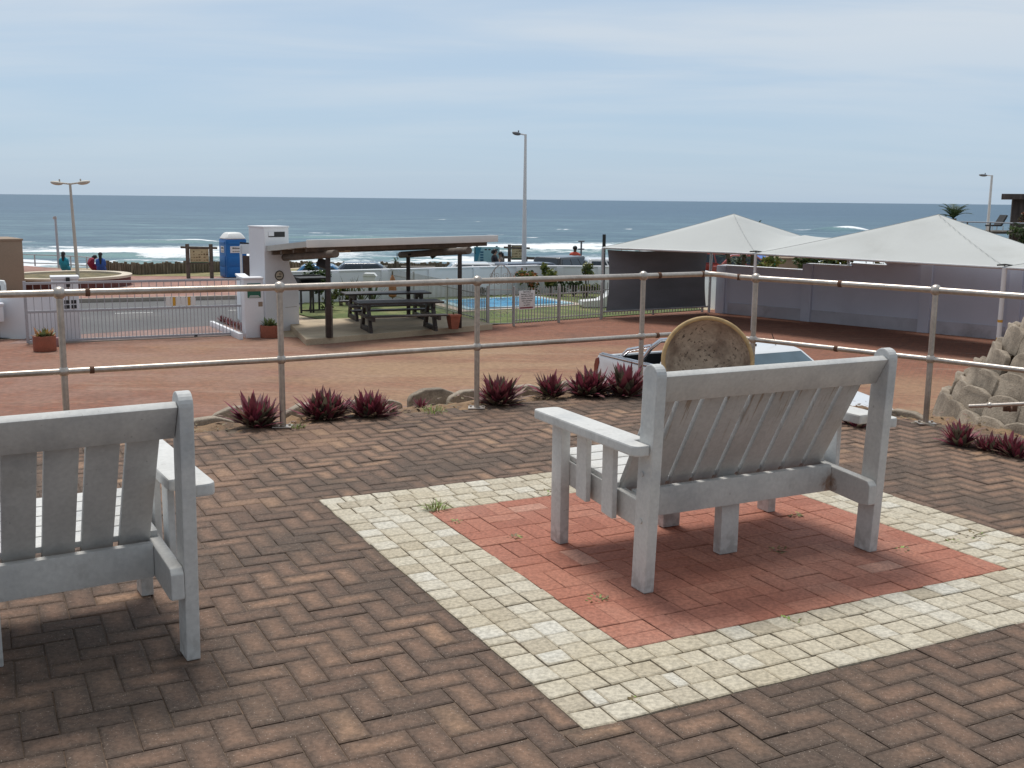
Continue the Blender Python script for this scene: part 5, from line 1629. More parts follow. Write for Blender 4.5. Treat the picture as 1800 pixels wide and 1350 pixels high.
# ------------------------------------------------------------------ white pickup below the terrace
def car_paint(name, col):
    return M(name, col, .28, var=.02, scale=1, fine=.01, coat=.6, spec=.5)
p_white = car_paint('white_car_paint', (.70, .71, .72))
m_tail = M('red_tail_lamp', (.17, .018, .012), .2, var=.1, coat=.5)
def wheel(parent, x, y, r_=.37):
    t_ = MB(); rx = Matrix.Rotation(R(90), 3, 'X')
    t_.lathe([(r_ * .6, -.11), (r_ * .92, -.12), (r_, -.08), (r_, .08), (r_ * .92, .12), (r_ * .6, .11)], (x, y, r_), 26, rx)
    w_ = t_.build('wheel', rubber, parent)
    q = MB(); q.lathe([(.03, -.125), (r_ * .55, -.115), (r_ * .6, -.09), (r_ * .6, .09), (r_ * .55, .115), (.03, .125)], (x, y, r_), 20, rx)
    q.build('rim', chrome, w_)
def pickup(label, loc, rz, paint=p_white, L=5.3):
    T = thing('pickup_truck', label, 'pickup', loc, rz)
    hw = .92
    # lower body with wheel arches; x forwards, origin at the tail
    def arch(xc, r_=.47, n=9): return [(xc - r_ * math.cos(math.pi * k / n), .38 + r_ * math.sin(math.pi * k / n)) for k in range(n + 1)]
    body = MB()
    cabp = [(1.62, .38), (2.3, .38), (3.55, .38)] + arch(4.12) + [(4.68, .38), (4.88, .45), (4.92, .75), (4.84, .98), (4.6, 1.08), (3.98, 1.16), (1.62, 1.20)]
    body.prism(cabp, -hw, hw, 'y', .05)
    # bed: side walls, tail gate, floor
    sidep = [(.06, .55), (.48, .5)] + arch(1.05) + [(1.615, .42), (1.615, 1.22), (.10, 1.24), (.02, 1.10)]
    for s in (-1, 1):
        body.prism(sidep, s * hw if s < 0 else hw - .10, -hw + .10 if s < 0 else hw, 'y', .03)
    body.b2(.02, .10, -hw + .11, hw - .11, .55, 1.22, .02)
    body.build('body', paint, T)
    lin = MB(); lin.b2(.11, 1.61, -hw + .101, hw - .101, .62, .68); lin.b2(1.57, 1.61, -hw + .11, hw - .11, .68, 1.18); lin.b2(.101, .125, -hw + .11, hw - .11, .66, 1.19)
    for s in (-1, 1): lin.b2(.12, 1.57, s * (hw - .125) - .012, s * (hw - .125) + .012, .68, 1.2)
    lin.build('bed_liner', rubber, T)
    for s in (-1, 1):
        rl = MB(); rl.b2(.12, 1.60, s * (hw - .055) - .055, s * (hw - .055) + .055, 1.238, 1.262, .008); rl.b2(.14, 1.58, s * (hw - .055) - .018, s * (hw - .055) + .018, 1.262, 1.28, .006)
        rl.build('bed_rail', chrome, T)
    # cab: tapered greenhouse
    zs, zr = 1.16, 1.70
    def ring(x0, x1, w0, z): return [(x0, -w0, z), (x1, -w0, z), (x1, w0, z), (x0, w0, z)]
    cab = MB(); bm = bmesh.new()
    lo = [bm.verts.new(p) for p in ring(1.62, 3.98, .86, zs)]; mid = [bm.verts.new(p) for p in ring(1.78, 3.18, .70, zr - .06)]; hi = [bm.verts.new(p) for p in ring(1.95, 2.98, .60, zr)]
    for A_, B_ in ((lo, mid), (mid, hi)):
        for k in range(4): bm.faces.new((A_[k], A_[(k + 1) % 4], B_[(k + 1) % 4], B_[k]))
    bm.faces.new(hi); bm.faces.new(lo[::-1])
    bmesh.ops.bevel(bm, geom=[e for e in bm.edges], offset=.045, segments=3, profile=.6, affect='EDGES')
    cab.from_bm(bm, (0, 0, 0), None, True); cab.build('cab', paint, T)
    def lerp3(a, b, t_): return Vector(a) + (Vector(b) - Vector(a)) * t_
    def pane(nm, c4, mat, off):
        m_ = MB(); a, b, c, d = [Vector(q) for q in c4]; nn = (b - a).cross(d - a).normalized() * off
        m_.add([a + nn, b + nn, c + nn, d + nn, a - nn, b - nn, c - nn, d - nn], [(0, 1, 2, 3), (7, 6, 5, 4), (0, 4, 5, 1), (1, 5, 6, 2), (2, 6, 7, 3), (3, 7, 4, 0)])
        return m_.build(nm, mat, T)
    A0, A1 = (3.98, -.86, zs), (3.98, .86, zs); M0, M1 = (3.18, -.70, zr - .06), (3.18, .70, zr - .06)
    q = [lerp3(A0, M0, .10), lerp3(A1, M1, .10), lerp3(A1, M1, .94), lerp3(A0, M0, .94)]
    q = [lerp3(q[0], q[1], .045), lerp3(q[0], q[1], .955), lerp3(q[3], q[2], .945), lerp3(q[3], q[2], .055)]
    pane('windscreen', q, glass_blue, .012)
    for s in (-1, 1):
        lo0, lo1 = Vector((1.78, s * .835, zs + .06)), Vector((3.80, s * .835, zs + .06)); hi0, hi1 = Vector((1.90, s * .712, zr - .11)), Vector((3.14, s * .712, zr - .11))
        c4 = [lerp3(lo0, lo1, 0), lerp3(lo0, lo1, .47), lerp3(hi0, hi1, .50), lerp3(hi0, hi1, 0)]
        c5 = [lerp3(lo0, lo1, .50), lerp3(lo0, lo1, .97), lerp3(hi0, hi1, .97), lerp3(hi0, hi1, .54)]
        pane('side_window', c4, glass_dark, .012); pane('side_window', c5, glass_dark, .012)
    q = [Vector((1.66, -.72, zs + .1)), Vector((1.66, .72, zs + .1)), Vector((1.775, .60, zr - .12)), Vector((1.775, -.60, zr - .12))]
    pane('rear_window', q, rubber, .012)
    for s in (-1, 1):
        tl = MB(); tl.prism([(-.005, .78), (.085, .76), (.10, .98), (.15, 1.12), (.13, 1.20), (.04, 1.17), (-.005, 1.05)], s * hw - .06, s * hw + .012 if s > 0 else s * hw + .06, 'y', .01)
        if s < 0: tl = MB().prism([(-.005, .78), (.085, .76), (.10, .98), (.15, 1.12), (.13, 1.20), (.04, 1.17), (-.005, 1.05)], -hw - .012, -hw + .06, 'y', .01)
        tl.build('tail_lamp', m_tail, T)
        hl = MB(); hl.b2(4.64, 4.89, s * .62 - .2, s * .62 + .2, .80, .94, .03); hl.build('headlight', chrome, T)
        mi_ = MB(); mi_.b2(3.50, 3.62, s * 1.04 - .1, s * 1.04 + .1, 1.22, 1.42, .04); mi_.build('door_mirror', paint, T)
    # roll bar in the bed
    rbm = MB()
    rbm.tube([(1.15, -.78, 1.26), (1.32, -.72, 1.50), (1.40, -.60, 1.62), (1.40, .60, 1.62), (1.32, .72, 1.50), (1.15, .78, 1.26)], .038, 10)
    rbm.build('roll_bar', chrome, T)
    for s in (-1, 1):
        MB().tube([(.62, s * .80, 1.26), (.80, s * .79, 1.40), (1.34, s * .72, 1.53)], .036, 10).build('side_bar', chrome, T)
    MB().b2(-.10, .02, -.85, .85, .45, .60, .03).build('rear_bumper', chrome, T)
    MB().b2(4.82, 4.98, -.88, .88, .36, .60, .04).build('front_bumper', paint, T)
    for x in (1.05, 4.12):
        for s in (-1, 1): wheel(T, x, s * .80)
    MB().tube([(3.02, .35, 1.66), (2.90, .35, 1.86)], .006, 5).build('aerial', rubber, T)
    MB().b2(2.90, 2.98, -.10, .0, 1.695, 1.73, .01).build('roof_lamp', rubber, T)
    return T
tl_ = P(1041, 640, -1.0)
hood = P(1525, 712, -.95)
hd = Vector((hood.x - tl_.x, hood.y - tl_.y, 0)).normalized()
hang = math.atan2(hd.y, hd.x) - R(14)
hd = Vector((math.cos(hang), math.sin(hang), 0)); lft = Vector((-hd.y, hd.x, 0))
# right rear corner of the truck sits at tl_
org = Vector((tl_.x, tl_.y, -2)) + lft * .92
pk_ = pickup('white double-cab pickup with chrome roll bar parked just below the terrace', tuple(org), hang)
pk_.scale = (.95, .95, .94)

# ------------------------------------------------------------------ cars beyond the pool wall
def car(label, loc, rz, paint, L=4.4, H=1.45, kind='sedan', glass=glass_dark, name='parked_car', cat='car'):
    T = thing(name, label, cat, loc, rz, 'vehicles parked by the beachfront')
    hw = .86
    def arch(xc, r_=.36, n=8): return [(xc - r_ * math.cos(math.pi * k / n), .28 + r_ * math.sin(math.pi * k / n)) for k in range(n + 1)]
    b = MB(); sh = .60 * H
    b.prism([(.05, .35), (.4, .28)] + arch(.85) + [(1.3, .26)] + arch(L - .85) + [(L - .3, .28), (L - .02, .45), (L - .05, .72), (L - 1.1, sh - .02), (.5, sh), (.05, .82)], -hw, hw, 'y', .06)
    b.build('body', paint, T)
    prof = {'sedan': ((.45, L - 1.05), (1.05, L - 1.9)), 'wagon': ((.10, L - 1.0), (.38, L - 1.85)), 'double': ((1.7, L - 1.0), (1.85, L - 1.8))}[kind]
    c = MB(); bm = bmesh.new()
    lo = [bm.verts.new(p) for p in [(prof[0][0], -hw + .04, sh), (prof[0][1], -hw + .04, sh), (prof[0][1], hw - .04, sh), (prof[0][0], hw - .04, sh)]]
    hi = [bm.verts.new(p) for p in [(prof[1][0], -hw + .2, H), (prof[1][1], -hw + .2, H), (prof[1][1], hw - .2, H), (prof[1][0], hw - .2, H)]]
    for k in range(4): bm.faces.new((lo[k], lo[(k + 1) % 4], hi[(k + 1) % 4], hi[k]))
    bm.faces.new(hi); bm.faces.new(lo[::-1])
    bmesh.ops.bevel(bm, geom=list(bm.edges), offset=.07, segments=3, profile=.6, affect='EDGES')
    c.from_bm(bm, (0, 0, 0), None, True); c.build('cabin', paint, T)
    def pane(nm, q):
        m_ = MB(); a, b_, c_, d_ = [Vector(x) for x in q]; nn = (b_ - a).cross(d_ - a).normalized() * .012
        m_.add([a + nn, b_ + nn, c_ + nn, d_ + nn, a - nn, b_ - nn, c_ - nn, d_ - nn], [(0, 1, 2, 3), (7, 6, 5, 4), (0, 4, 5, 1), (1, 5, 6, 2), (2, 6, 7, 3), (3, 7, 4, 0)]); m_.build(nm, glass, T)
    L0 = lambda i, t_: Vector(lo_p[i]) * (1 - t_) + Vector(hi_p[i]) * t_
    lo_p = [(prof[0][0], -hw + .04, sh), (prof[0][1], -hw + .04, sh), (prof[0][1], hw - .04, sh), (prof[0][0], hw - .04, sh)]
    hi_p = [(prof[1][0], -hw + .2, H), (prof[1][1], -hw + .2, H), (prof[1][1], hw - .2, H), (prof[1][0], hw - .2, H)]
    for i, j in ((0, 1), (2, 3)):
        a, b_, c_, d_ = L0(i, .12), L0(j, .12), L0(j, .84), L0(i, .84)
        for f0, f1 in ((.07, .34), (.37, .63), (.66, .93)) if kind == 'wagon' else ((.10, .48), (.52, .92)):
            pane('side_window', [a.lerp(b_, f0), a.lerp(b_, f1), d_.lerp(c_, f1), d_.lerp(c_, f0)])
    pane('windscreen', [L0(1, .1).lerp(L0(2, .1), .06), L0(1, .1).lerp(L0(2, .1), .94), L0(1, .88).lerp(L0(2, .88), .92), L0(1, .88).lerp(L0(2, .88), .08)])
    pane('rear_window', [L0(0, .1).lerp(L0(3, .1), .08), L0(0, .1).lerp(L0(3, .1), .92), L0(0, .86).lerp(L0(3, .86), .9), L0(0, .86).lerp(L0(3, .86), .1)])
    for s in (-1, 1):
        MB().b2(-.0, .10, s * (hw - .16) - .12, s * (hw - .16) + .12, .72, .90 if kind == 'sedan' else 1.05, .02).build('tail_lamp', m_tail, T)
    for x in (.85, L - .85):
        for s in (-1, 1): wheel(T, x, s * .76, .30)
    return T
p_blue = car_paint('bright_blue_car_paint', (.03, .16, .34)); p_slate = car_paint('slate_blue_car_paint', (.045, .06, .095)); p_navy = car_paint('dark_navy_car_paint', (.018, .022, .036)); p_silver = car_paint('silver_car_paint', (.42, .43, .44)); p_red = car_paint('red_car_paint', (.34, .045, .03)); p_black = car_paint('black_car_paint', (.012, .013, .016))
def put_car(px, py, Y, H, **kw):
    """roof centre seen at px,py at distance Y"""
    q = PY(px, py, Y); return q, q.z - H
def park(px, Y, L, rz):
    q = PY(px, 470, Y); d = Vector((math.cos(rz), math.sin(rz), 0)); return Vector((q.x, q.y, -2.5)) - d * L / 2
car('bright blue car roof just showing over the white wall left of the dark roof', tuple(park(578, 44.6, 4.1, .15)), .15, p_blue, 4.1, 1.36)
car('dark slate car roof over the white wall behind the shelter', tuple(park(652, 45.0, 4.3, .15)), .15, p_slate, 4.3, 1.44)
car('white sedan roof over the pool wall beside the two standing people', tuple(park(845, 46.2, 4.4, .12)), .12, p_white, 4.4, 1.42)
car('pale silver car barely showing over the pool wall beside the lamp post', tuple(park(895, 47.0, 4.2, .12)), .12, p_silver, 4.2, 1.36)
car('dark blue estate car over the pool wall right of the tall lamp post', tuple(park(948, 46.6, 4.4, .42)), .42, p_slate, 4.4, 1.43, 'wagon')
car('black car with its roof rising beside the white pickup over the pool wall', tuple(park(998, 49.4, 4.4, 1.0)), 1.0, p_black, 4.4, 1.58, 'wagon')
car('white double-cab pickup over the wall beside the dark shade screen', tuple(park(1058, 45.4, 5.0, .06)), .06, p_white, 5.0, 1.70, 'double')


# ------------------------------------------------------------------ foliage builders
def leafy(mb, c, rad3, n, size, seed, mats_n, shape=0.55):
    """many small leaves through an uneven, clumpy crown"""
    g = random.Random(seed)
    cl = []
    for k in range(max(5, n // 90)):
        d = Vector((g.gauss(0, 1), g.gauss(0, 1), g.gauss(0, 1))).normalized() * (g.random() ** .45)
        cl.append((Vector((d.x * rad3[0], d.y * rad3[1], d.z * rad3[2])), g.uniform(.25, .5)))
    for k in range(n):
        cc_, cr = g.choice(cl)
        d = Vector((g.gauss(0, 1), g.gauss(0, 1), g.gauss(0, 1))).normalized() * (g.random() ** .5) * cr
        p = Vector(c) + cc_ * .8 + Vector((d.x * rad3[0], d.y * rad3[1], d.z * rad3[2]))
        a = Vector((g.gauss(0, 1), g.gauss(0, 1), g.gauss(0, .6))).normalized()
        b = a.cross(Vector((g.gauss(0, 1), g.gauss(0, 1), g.gauss(0, 1)))).normalized()
        L = size * g.uniform(.6, 1.3); w = L * shape * .5
        mb.add([p - a * L * .5, p + b * w, p + a * L * .5, p - b * w], [(0, 1, 2, 3)], False, g.randrange(mats_n))
f_dark = leaf_mat('dark_green_foliage', (.035, .062, .020), (.05, .08, .03)); f_mid = leaf_mat('mid_green_foliage', (.075, .115, .030), (.09, .13, .04)); f_yel = leaf_mat('yellow_green_foliage', (.21, .22, .045), (.2, .2, .05)); f_red = leaf_mat('orange_red_foliage', (.33, .12, .035), (.3, .1, .05)); f_grey = leaf_mat('grey_green_foliage', (.10, .11, .06), (.11, .12, .07))
bark = M('bark', (.10, .075, .05), .9, var=.3, scale=8, bump=.4)
def shrub(label, p, rad3, n, size, seed, mats, cat='shrub', group=None, stem=True, name='garden_shrub', zc=None):
    T = thing(name, label, cat, tuple(p), 0, group)
    mb = MB(); z0 = rad3[2] if zc is None else zc
    leafy(mb, (0, 0, z0), rad3, n, size, seed, len(mats)); mb.build('foliage', mats, T, auto=False)
    if stem:
        sm = MB(); g = random.Random(seed)
        for k in range(4):
            sm.tube([(g.uniform(-.05, .05), g.uniform(-.05, .05), -.05), (g.uniform(-.3, .3) * rad3[0], g.uniform(-.3, .3) * rad3[1], z0)], [.025, .012], 6)
        sm.build('stems', bark, T)
    return T
PG = 'shrubs in the pool garden'
def at_w(px, Y): q = PY(px, 500, Y); return Vector((q.x, q.y, -2))
shrub('dense green white-flowered shrub behind the grill stand', at_w(545, 34.3), (.62, .5, .62), 900, .16, 1, [f_dark, f_dark, f_mid], zc=.95)
shrub('small yellowish shrub by the left post of the shelter', at_w(577, 34.6), (.32, .3, .5), 260, .14, 2, [f_yel, f_grey, f_mid])
shrub('pale yellow-green shrub behind the picket fence left of the pool', at_w(748, 39.6), (.40, .3, .58), 380, .15, 3, [f_yel, f_mid], group=PG, zc=.62)
shrub('second pale yellow-green shrub, beside the right shelter post', at_w(793, 40.2), (.44, .3, .58), 380, .15, 4, [f_yel, f_mid], group=PG, zc=.62)
shrub('orange and red croton shrub right of the pool gate', at_w(932, 40.8), (.55, .4, .62), 560, .16, 5, [f_red, f_yel, f_dark], group=PG, zc=.62)
shrub('yellow-green upright shrub in the middle of the white pool wall', at_w(968, 40.9), (.55, .4, .72), 600, .17, 6, [f_yel, f_mid, f_yel], group=PG, zc=.62)
shrub('round clipped green bush by the dark shade screen', at_w(1033, 40.6), (.46, .42, .40), 650, .11, 7, [f_grey, f_mid, f_yel], group=PG, zc=1.02)
shrub('low yellowish plant below the round clipped bush', at_w(1030, 39.9), (.62, .4, .36), 360, .14, 8, [f_yel, f_mid], group=PG)
for i, (px, w_) in enumerate(((715, .5), (770, .4), (838, .5), (985, .6), (1010, .4))):
    shrub(['dark straggly bush behind the left picket fence', 'dark straggly bush behind the fence by the right shelter post', 'dark twiggy bush left of the pool gate arch', 'dark low bush along the white wall right of the notice', 'dark low bush left of the round clipped one'][i], at_w(px, 40.5), (w_, .3, .40), 300, .14, 20 + i, [f_dark, f_dark, f_grey], group=PG)
# spiky plants behind the picnic tables
for i, px in enumerate((615, 634, 655)):
    p = at_w(px, 36.4 + .2 * i); T = thing('spiky_plant', ['spiky leaved plant on the left behind the picnic tables', 'spiky leaved plant in the middle behind the picnic tables', 'spiky leaved plant on the right behind the picnic tables'][i], 'plant', tuple(p), 0, 'spiky plants by the white wall')
    mb = MB(); g = random.Random(60 + i)
    for k in range(16): leaf(mb, (0, 0, 0), k * 2.4, R(g.uniform(45, 85)), g.uniform(.6, 1.15), .07, R(g.uniform(0, 25)), g.randrange(2), .3, 4)
    mb.build('leaves', [f_grey, f_dark], T, auto=False)
p = at_w(600, 36.0); shrub('dark leafy plant with yellow flower behind the left post of the shelter', p, (.4, .3, .35), 200, .16, 71, [f_dark, f_mid, f_yel], zc=.4)
p = at_w(650, 35.6); T = thing('garden_lamp', 'white box-shaped garden lamp behind the picnic tables', 'lamp', tuple(p))
MB().b2(-.2, .2, -.15, .15, .72, 1.04, .02).build('lamp_box', plastic_white, T); MB().tube([(0, 0, 0), (0, 0, .72)], .04, 8).build('post', black_iron, T)
MB().prism([(-.24, 1.041), (.24, 1.041), (.16, 1.14), (-.16, 1.14)], -.18, .18, 'y', .01).build('lid', plastic_white, T)
p = at_w(690, 36.6); T = thing('closed_parasol', 'orange-brown folded parasol leaning by the fence end', 'parasol', tuple(p))
MB().lathe([(.08, .25), (.14, .3), (.13, .6), (.08, .9), (.02, 1.02)], (0, 0, 0), 10).build('cloth', M('orange_brown_cloth', (.34, .15, .065), .85, var=.2), T)
MB().tube([(0, 0, 0), (0, 0, 1.14)], .022, 8).build('pole', polewood, T)

# ------------------------------------------------------------------ across the road: planter, people, board, toilet, fence
# oval seating planter
pc_ = (P(196, 489, -1.6) + P(40, 481, -1.6)) / 2
T = thing('seating_planter', 'low curved brick planter with cream capping across the road', 'planter wall', (pc_.x, pc_.y, -1.975))
ex = Vector((P(196, 489, -1.6).x - P(40, 481, -1.6).x, P(196, 489, -1.6).y - P(40, 481, -1.6).y, 0)); ea = ex.length / 2; eang = math.atan2(ex.y, ex.x)
def ell(k, n, s, z, sb=0.0):
    a = 2 * math.pi * k / n; q = Vector(((ea + s) * math.cos(a), (2.5 + s) * math.sin(a), z)); return Matrix.Rotation(eang, 3, 'Z') @ q
n = 48
w_ = MB(); c_ = MB(); so = MB()
vs = [ell(k, n, 0, -.02) for k in range(n)] + [ell(k, n, 0, .34) for k in range(n)]
w_.add(vs, [(k, (k + 1) % n, n + (k + 1) % n, n + k) for k in range(n)], True)
w_.build('brick_wall', M('dark_red_brick_wall', (.15, .055, .045), .85, var=.2, scale=3, fine=.25, fscale=9), T)
vs = [ell(k, n, .06, .34) for k in range(n)] + [ell(k, n, .06, .43) for k in range(n)] + [ell(k, n, -.34, .43) for k in range(n)] + [ell(k, n, -.34, .30) for k in range(n)]
fs = []
for r_ in range(3): fs += [(r_ * n + k, r_ * n + (k + 1) % n, (r_ + 1) * n + (k + 1) % n, (r_ + 1) * n + k) for k in range(n)]
c_.add(vs, fs, False); c_.build('capping', cream, T)
so.add([ell(k, n, -.30, .36) for k in range(n)], [tuple(range(n))]); so.build('planting_soil', M('dry_planter_soil', (.17, .135, .07), .95, var=.35, scale=2, fine=.35, fscale=9, col2=(.10, .11, .045), mix2=(.5, .7)), T)

# tan wall block at the left edge
q0, q1 = PY(-60, 500, 38.0), PY(44, 500, 39.2)
T, L = frame('tan_kiosk', 'plain tan rendered block at the left edge across the road', 'building', Vector((q0.x, q0.y, -2)), Vector((q1.x, q1.y, -2)))
hk_ = PY(44, 423, 39.2).z + 2
MB().b2(-2, L, 0, 2.2, -.1, hk_, .01).build('wall', tan_wall, T)
MB().b2(-2, L + .03, -.03, 2.24, hk_ + .001, hk_ + .07, .01).build('parapet', tan_wall, T)

# promenade railing
T = thing('promenade_railing', 'thin grey two-bar railing at the edge of the promenade behind the seated people', 'railing', tuple(PY(100, 470, 54.0).xy) + (-1.97,))
pr_ = [PY(40, 470, 55), PY(62, 470, 54.6), PY(105, 470, 54.2), PY(125, 470, 53.8), PY(153, 470, 53.0), PY(184, 470, 51.2)]
hr_ = PY(100, 449, 54.2).z
for z in (hr_, hr_ - .42): 
    MB().tube([Vector((p.x, p.y, z)) for p in pr_], .03, 6).build('bar', gate_grey, T, world=True)
for p in pr_: MB().tube([(p.x, p.y, -2.0), (p.x, p.y, hr_)], .035, 6).build('post', gate_grey, T, world=True)

# people: one skinned body each
m_skin = M('brown_skin', (.12, .062, .04), .6, var=.05); m_hair = M('black_hair', (.012, .010, .010), .5); m_skin2 = M('fair_skin', (.42, .26, .19), .6, var=.05)
def skinned(name, joints, edges, mat, parent, root=0, sub=2):
    me = bpy.data.meshes.new(name); me.from_pydata([j[:3] for j in joints], edges, []); 
    o = bpy.data.objects.new(name, me); COL.objects.link(o); o.parent = parent
    md = o.modifiers.new('skin', 'SKIN'); md.use_smooth_shade = True
    if not me.skin_vertices: 
        pass
    for v, j in zip(me.skin_vertices[0].data, joints):
        r_ = j[3]; v.radius = (r_, j[4] if len(j) > 4 else r_)
    me.skin_vertices[0].data[root].use_root = True
    s = o.modifiers.new('smooth', 'SUBSURF'); s.levels = sub; s.render_levels = sub
    dg = bpy.context.evaluated_depsgraph_get()
    m2 = bpy.data.meshes.new_from_object(o.evaluated_get(dg)); 
    o.modifiers.clear(); old = o.data; o.data = m2; m2.name = name; bpy.data.meshes.remove(old)
    m2.materials.clear(); m2.materials.append(mat)
    for p in m2.polygons: p.use_smooth = True
    return o
def mk_skin(me):
    return me
def person(label, loc, rz, pose, cloth, skin=None, hair_len=.2, legs=None, scale=1.0):
    """pose: 'sit', 'slump' or 'stand'; faces +y"""
    skin = skin or m_skin
    T = thing('person', label, 'person', tuple(loc), rz)
    T.scale = (scale,) * 3
    if pose == 'stand':
        hip, nk, hd_ = (0, 0, .92), (0, .01, 1.46), (0, .03, 1.62)
        J = [(0, 0, .95, .15, .12), (0, 0, 1.15, .135, .105), (0, 0, 1.36, .165, .11), (0, .01, 1.48, .055), (0, .03, 1.60, .095, .105), (0, .02, 1.70, .08, .09),
             (-.10, 0, .86, .095), (-.11, .02, .48, .065), (-.12, -.01, .09, .045), (-.12, .12, .05, .04), (.10, 0, .86, .095), (.11, .02, .48, .065), (.12, -.01, .09, .045), (.12, .12, .05, .04),
             (-.20, 0, 1.38, .055), (-.25, .02, 1.10, .045), (-.22, .14, .90, .035), (-.21, .18, .83, .035), (.20, 0, 1.38, .055), (.26, .05, 1.12, .045), (.16, .20, 1.20, .035), (.12, .22, 1.28, .035)]
        E_ = [(0, 1), (1, 2), (2, 3), (3, 4), (4, 5), (0, 6), (6, 7), (7, 8), (8, 9), (0, 10), (10, 11), (11, 12), (12, 13), (2, 14), (14, 15), (15, 16), (16, 17), (2, 18), (18, 19), (19, 20), (20, 21)]
        head = Vector((0, .03, 1.62)); split = (.90, 1.46)
    else:
        f = .22 if pose == 'slump' else .06
        hd_c = Vector((0, .10 + f * 1.3, .80 - f * .55)) if pose == 'slump' else Vector((0, .06, .86))
        J = [(0, 0, .12, .20, .16), (0, .02 + f * .25, .32, .15, .125), (0, .02 + f * .7, .56, .155, .115), (0, .04 + f * 1.0, .67 - f * .2, .055), (hd_c.x, hd_c.y, hd_c.z, .098, .108), (hd_c.x, hd_c.y + .02, hd_c.z + .09, .075, .085),
             (-.12, .22, .12, .10), (-.14, .48, .10, .075), (-.15, .52, -.22, .055), (-.15, .64, -.34, .04), (.12, .22, .12, .10), (.14, .48, .10, .075), (.15, .52, -.22, .055), (.15, .64, -.34, .04),
             (-.165, .02 + f * .7, .56, .055), (-.19, .12, .32, .05), (-.14, .34, .24, .04), (-.10, .42, .22, .035), (.165, .02 + f * .7, .56, .055), (.19, .12, .32, .05), (.14, .34, .24, .04), (.10, .42, .22, .035)]
        E_ = [(0, 1), (1, 2), (2, 3), (3, 4), (4, 5), (0, 6), (6, 7), (7, 8), (8, 9), (0, 10), (10, 11), (11, 12), (12, 13), (2, 14), (14, 15), (15, 16), (16, 17), (2, 18), (18, 19), (19, 20), (20, 21)]
        head = hd_c; split = None
    body = skinned('body', J, E_, skin, T)
    # clothing: the body's own surface, moved out a little, as a separate garment
    me = body.data
    me.calc_loop_triangles()
    def garment(nm, mat, test, off):
        keep = [p for p in me.polygons if test(p.center)]
        ids = sorted({i for p in keep for i in p.vertices}); mp_ = {i: k for k, i in enumerate(ids)}
        if not keep: return
        mb = MB(); mb.add([me.vertices[i].co + me.vertices[i].normal * off for i in ids], [tuple(mp_[i] for i in p.vertices) for p in keep], True)
        return mb.build(nm, mat, T, auto=False)
    if pose == 'stand':
        garment('shirt', cloth, lambda c: .88 < c.z < 1.47 and not (abs(c.x) > .19 and c.z < 1.16) and not (c.y > .13), .02)
        garment('trousers', legs, lambda c: .12 < c.z <= .90 and abs(c.x) < .20 and c.y < .10, .018)
        garment('shoes', m_hair, lambda c: c.z <= .12, .008)
    else:
        garment('robe', cloth, lambda c: (c - head).length > .20 and c.z > -.20, .035)
        garment('shoes', m_hair, lambda c: c.z <= -.28, .008)
    # face and ears, hair
    fm = MB(); fm.ball(head + Vector((0, .105, -.01)), .02, 8, sc=(.8, 1, 1.2))
    for s in (-1, 1): fm.ball(head + Vector((s * .10, 0, 0)), .025, 8, sc=(.5, .9, 1.2))
    fm.build('face', skin, T)
    hm_ = MB(); hm_.ball(head + Vector((0, -.02, .04)), .112, 14, sc=(1, 1, .98))
    if hair_len > 0: hm_.tube([head + Vector((0, -.09, .06)), head + Vector((0, -.12, -.08)), head + Vector((0, -.13, -hair_len))], [.09, .085, .035], 10)
    hm_.build('hair', m_hair, T)
    return T
c_turq = M('turquoise_cloth', (.02, .27, .36), .8, var=.15, scale=6); c_red = M('dark_red_cloth', (.23, .012, .035), .8, var=.15, scale=6); c_blue = M('royal_blue_cloth', (.03, .10, .36), .8, var=.15, scale=6)
c_black = M('black_cloth', (.018, .018, .024), .85, var=.1); c_jean = M('dark_jeans', (.03, .04, .07), .85); c_pale = M('pale_patterned_cloth', (.24, .20, .17), .8, var=.5, scale=14); c_coral = M('coral_red_cloth', (.62, .10, .06), .8, var=.1)
zs_ = -1.555
for px, py, Y, pose, cl, lab, hl, rz in ((113, 484, 46.4, 'sit', c_turq, 'person in a turquoise robe seated on the planter wall facing the sea', .36, .15), (157, 481, 46.6, 'slump', c_red, 'person in dark red seated and bent forward on the planter wall', .12, -.75), (178, 482, 46.2, 'sit', c_blue, 'person in blue with long black hair seated on the planter wall', .50, .3)):
    q = PY(px, py, Y)
    person(lab, (q.x, q.y, zs_ - .07), rz, pose, cl, hair_len=hl, scale=.80)
q = PY(869, 470, 50.5); person('person in black standing with a hand raised to the face', (q.x, q.y, -2.514), -1.2, 'stand', c_black, m_skin2, .05, c_jean, 1.03)
q = PY(880, 470, 50.9); person('shorter person in pale patterned top standing beside the one in black', (q.x, q.y, -2.514), 1.9, 'stand', c_pale, m_skin2, .10, c_jean, .95)
q = PY(1010, 470, 53.5); person('person in a coral red shirt standing beyond the parked cars', (q.x, q.y, -2.514), -.4, 'stand', c_coral, m_skin, 0, c_jean, 1.06)

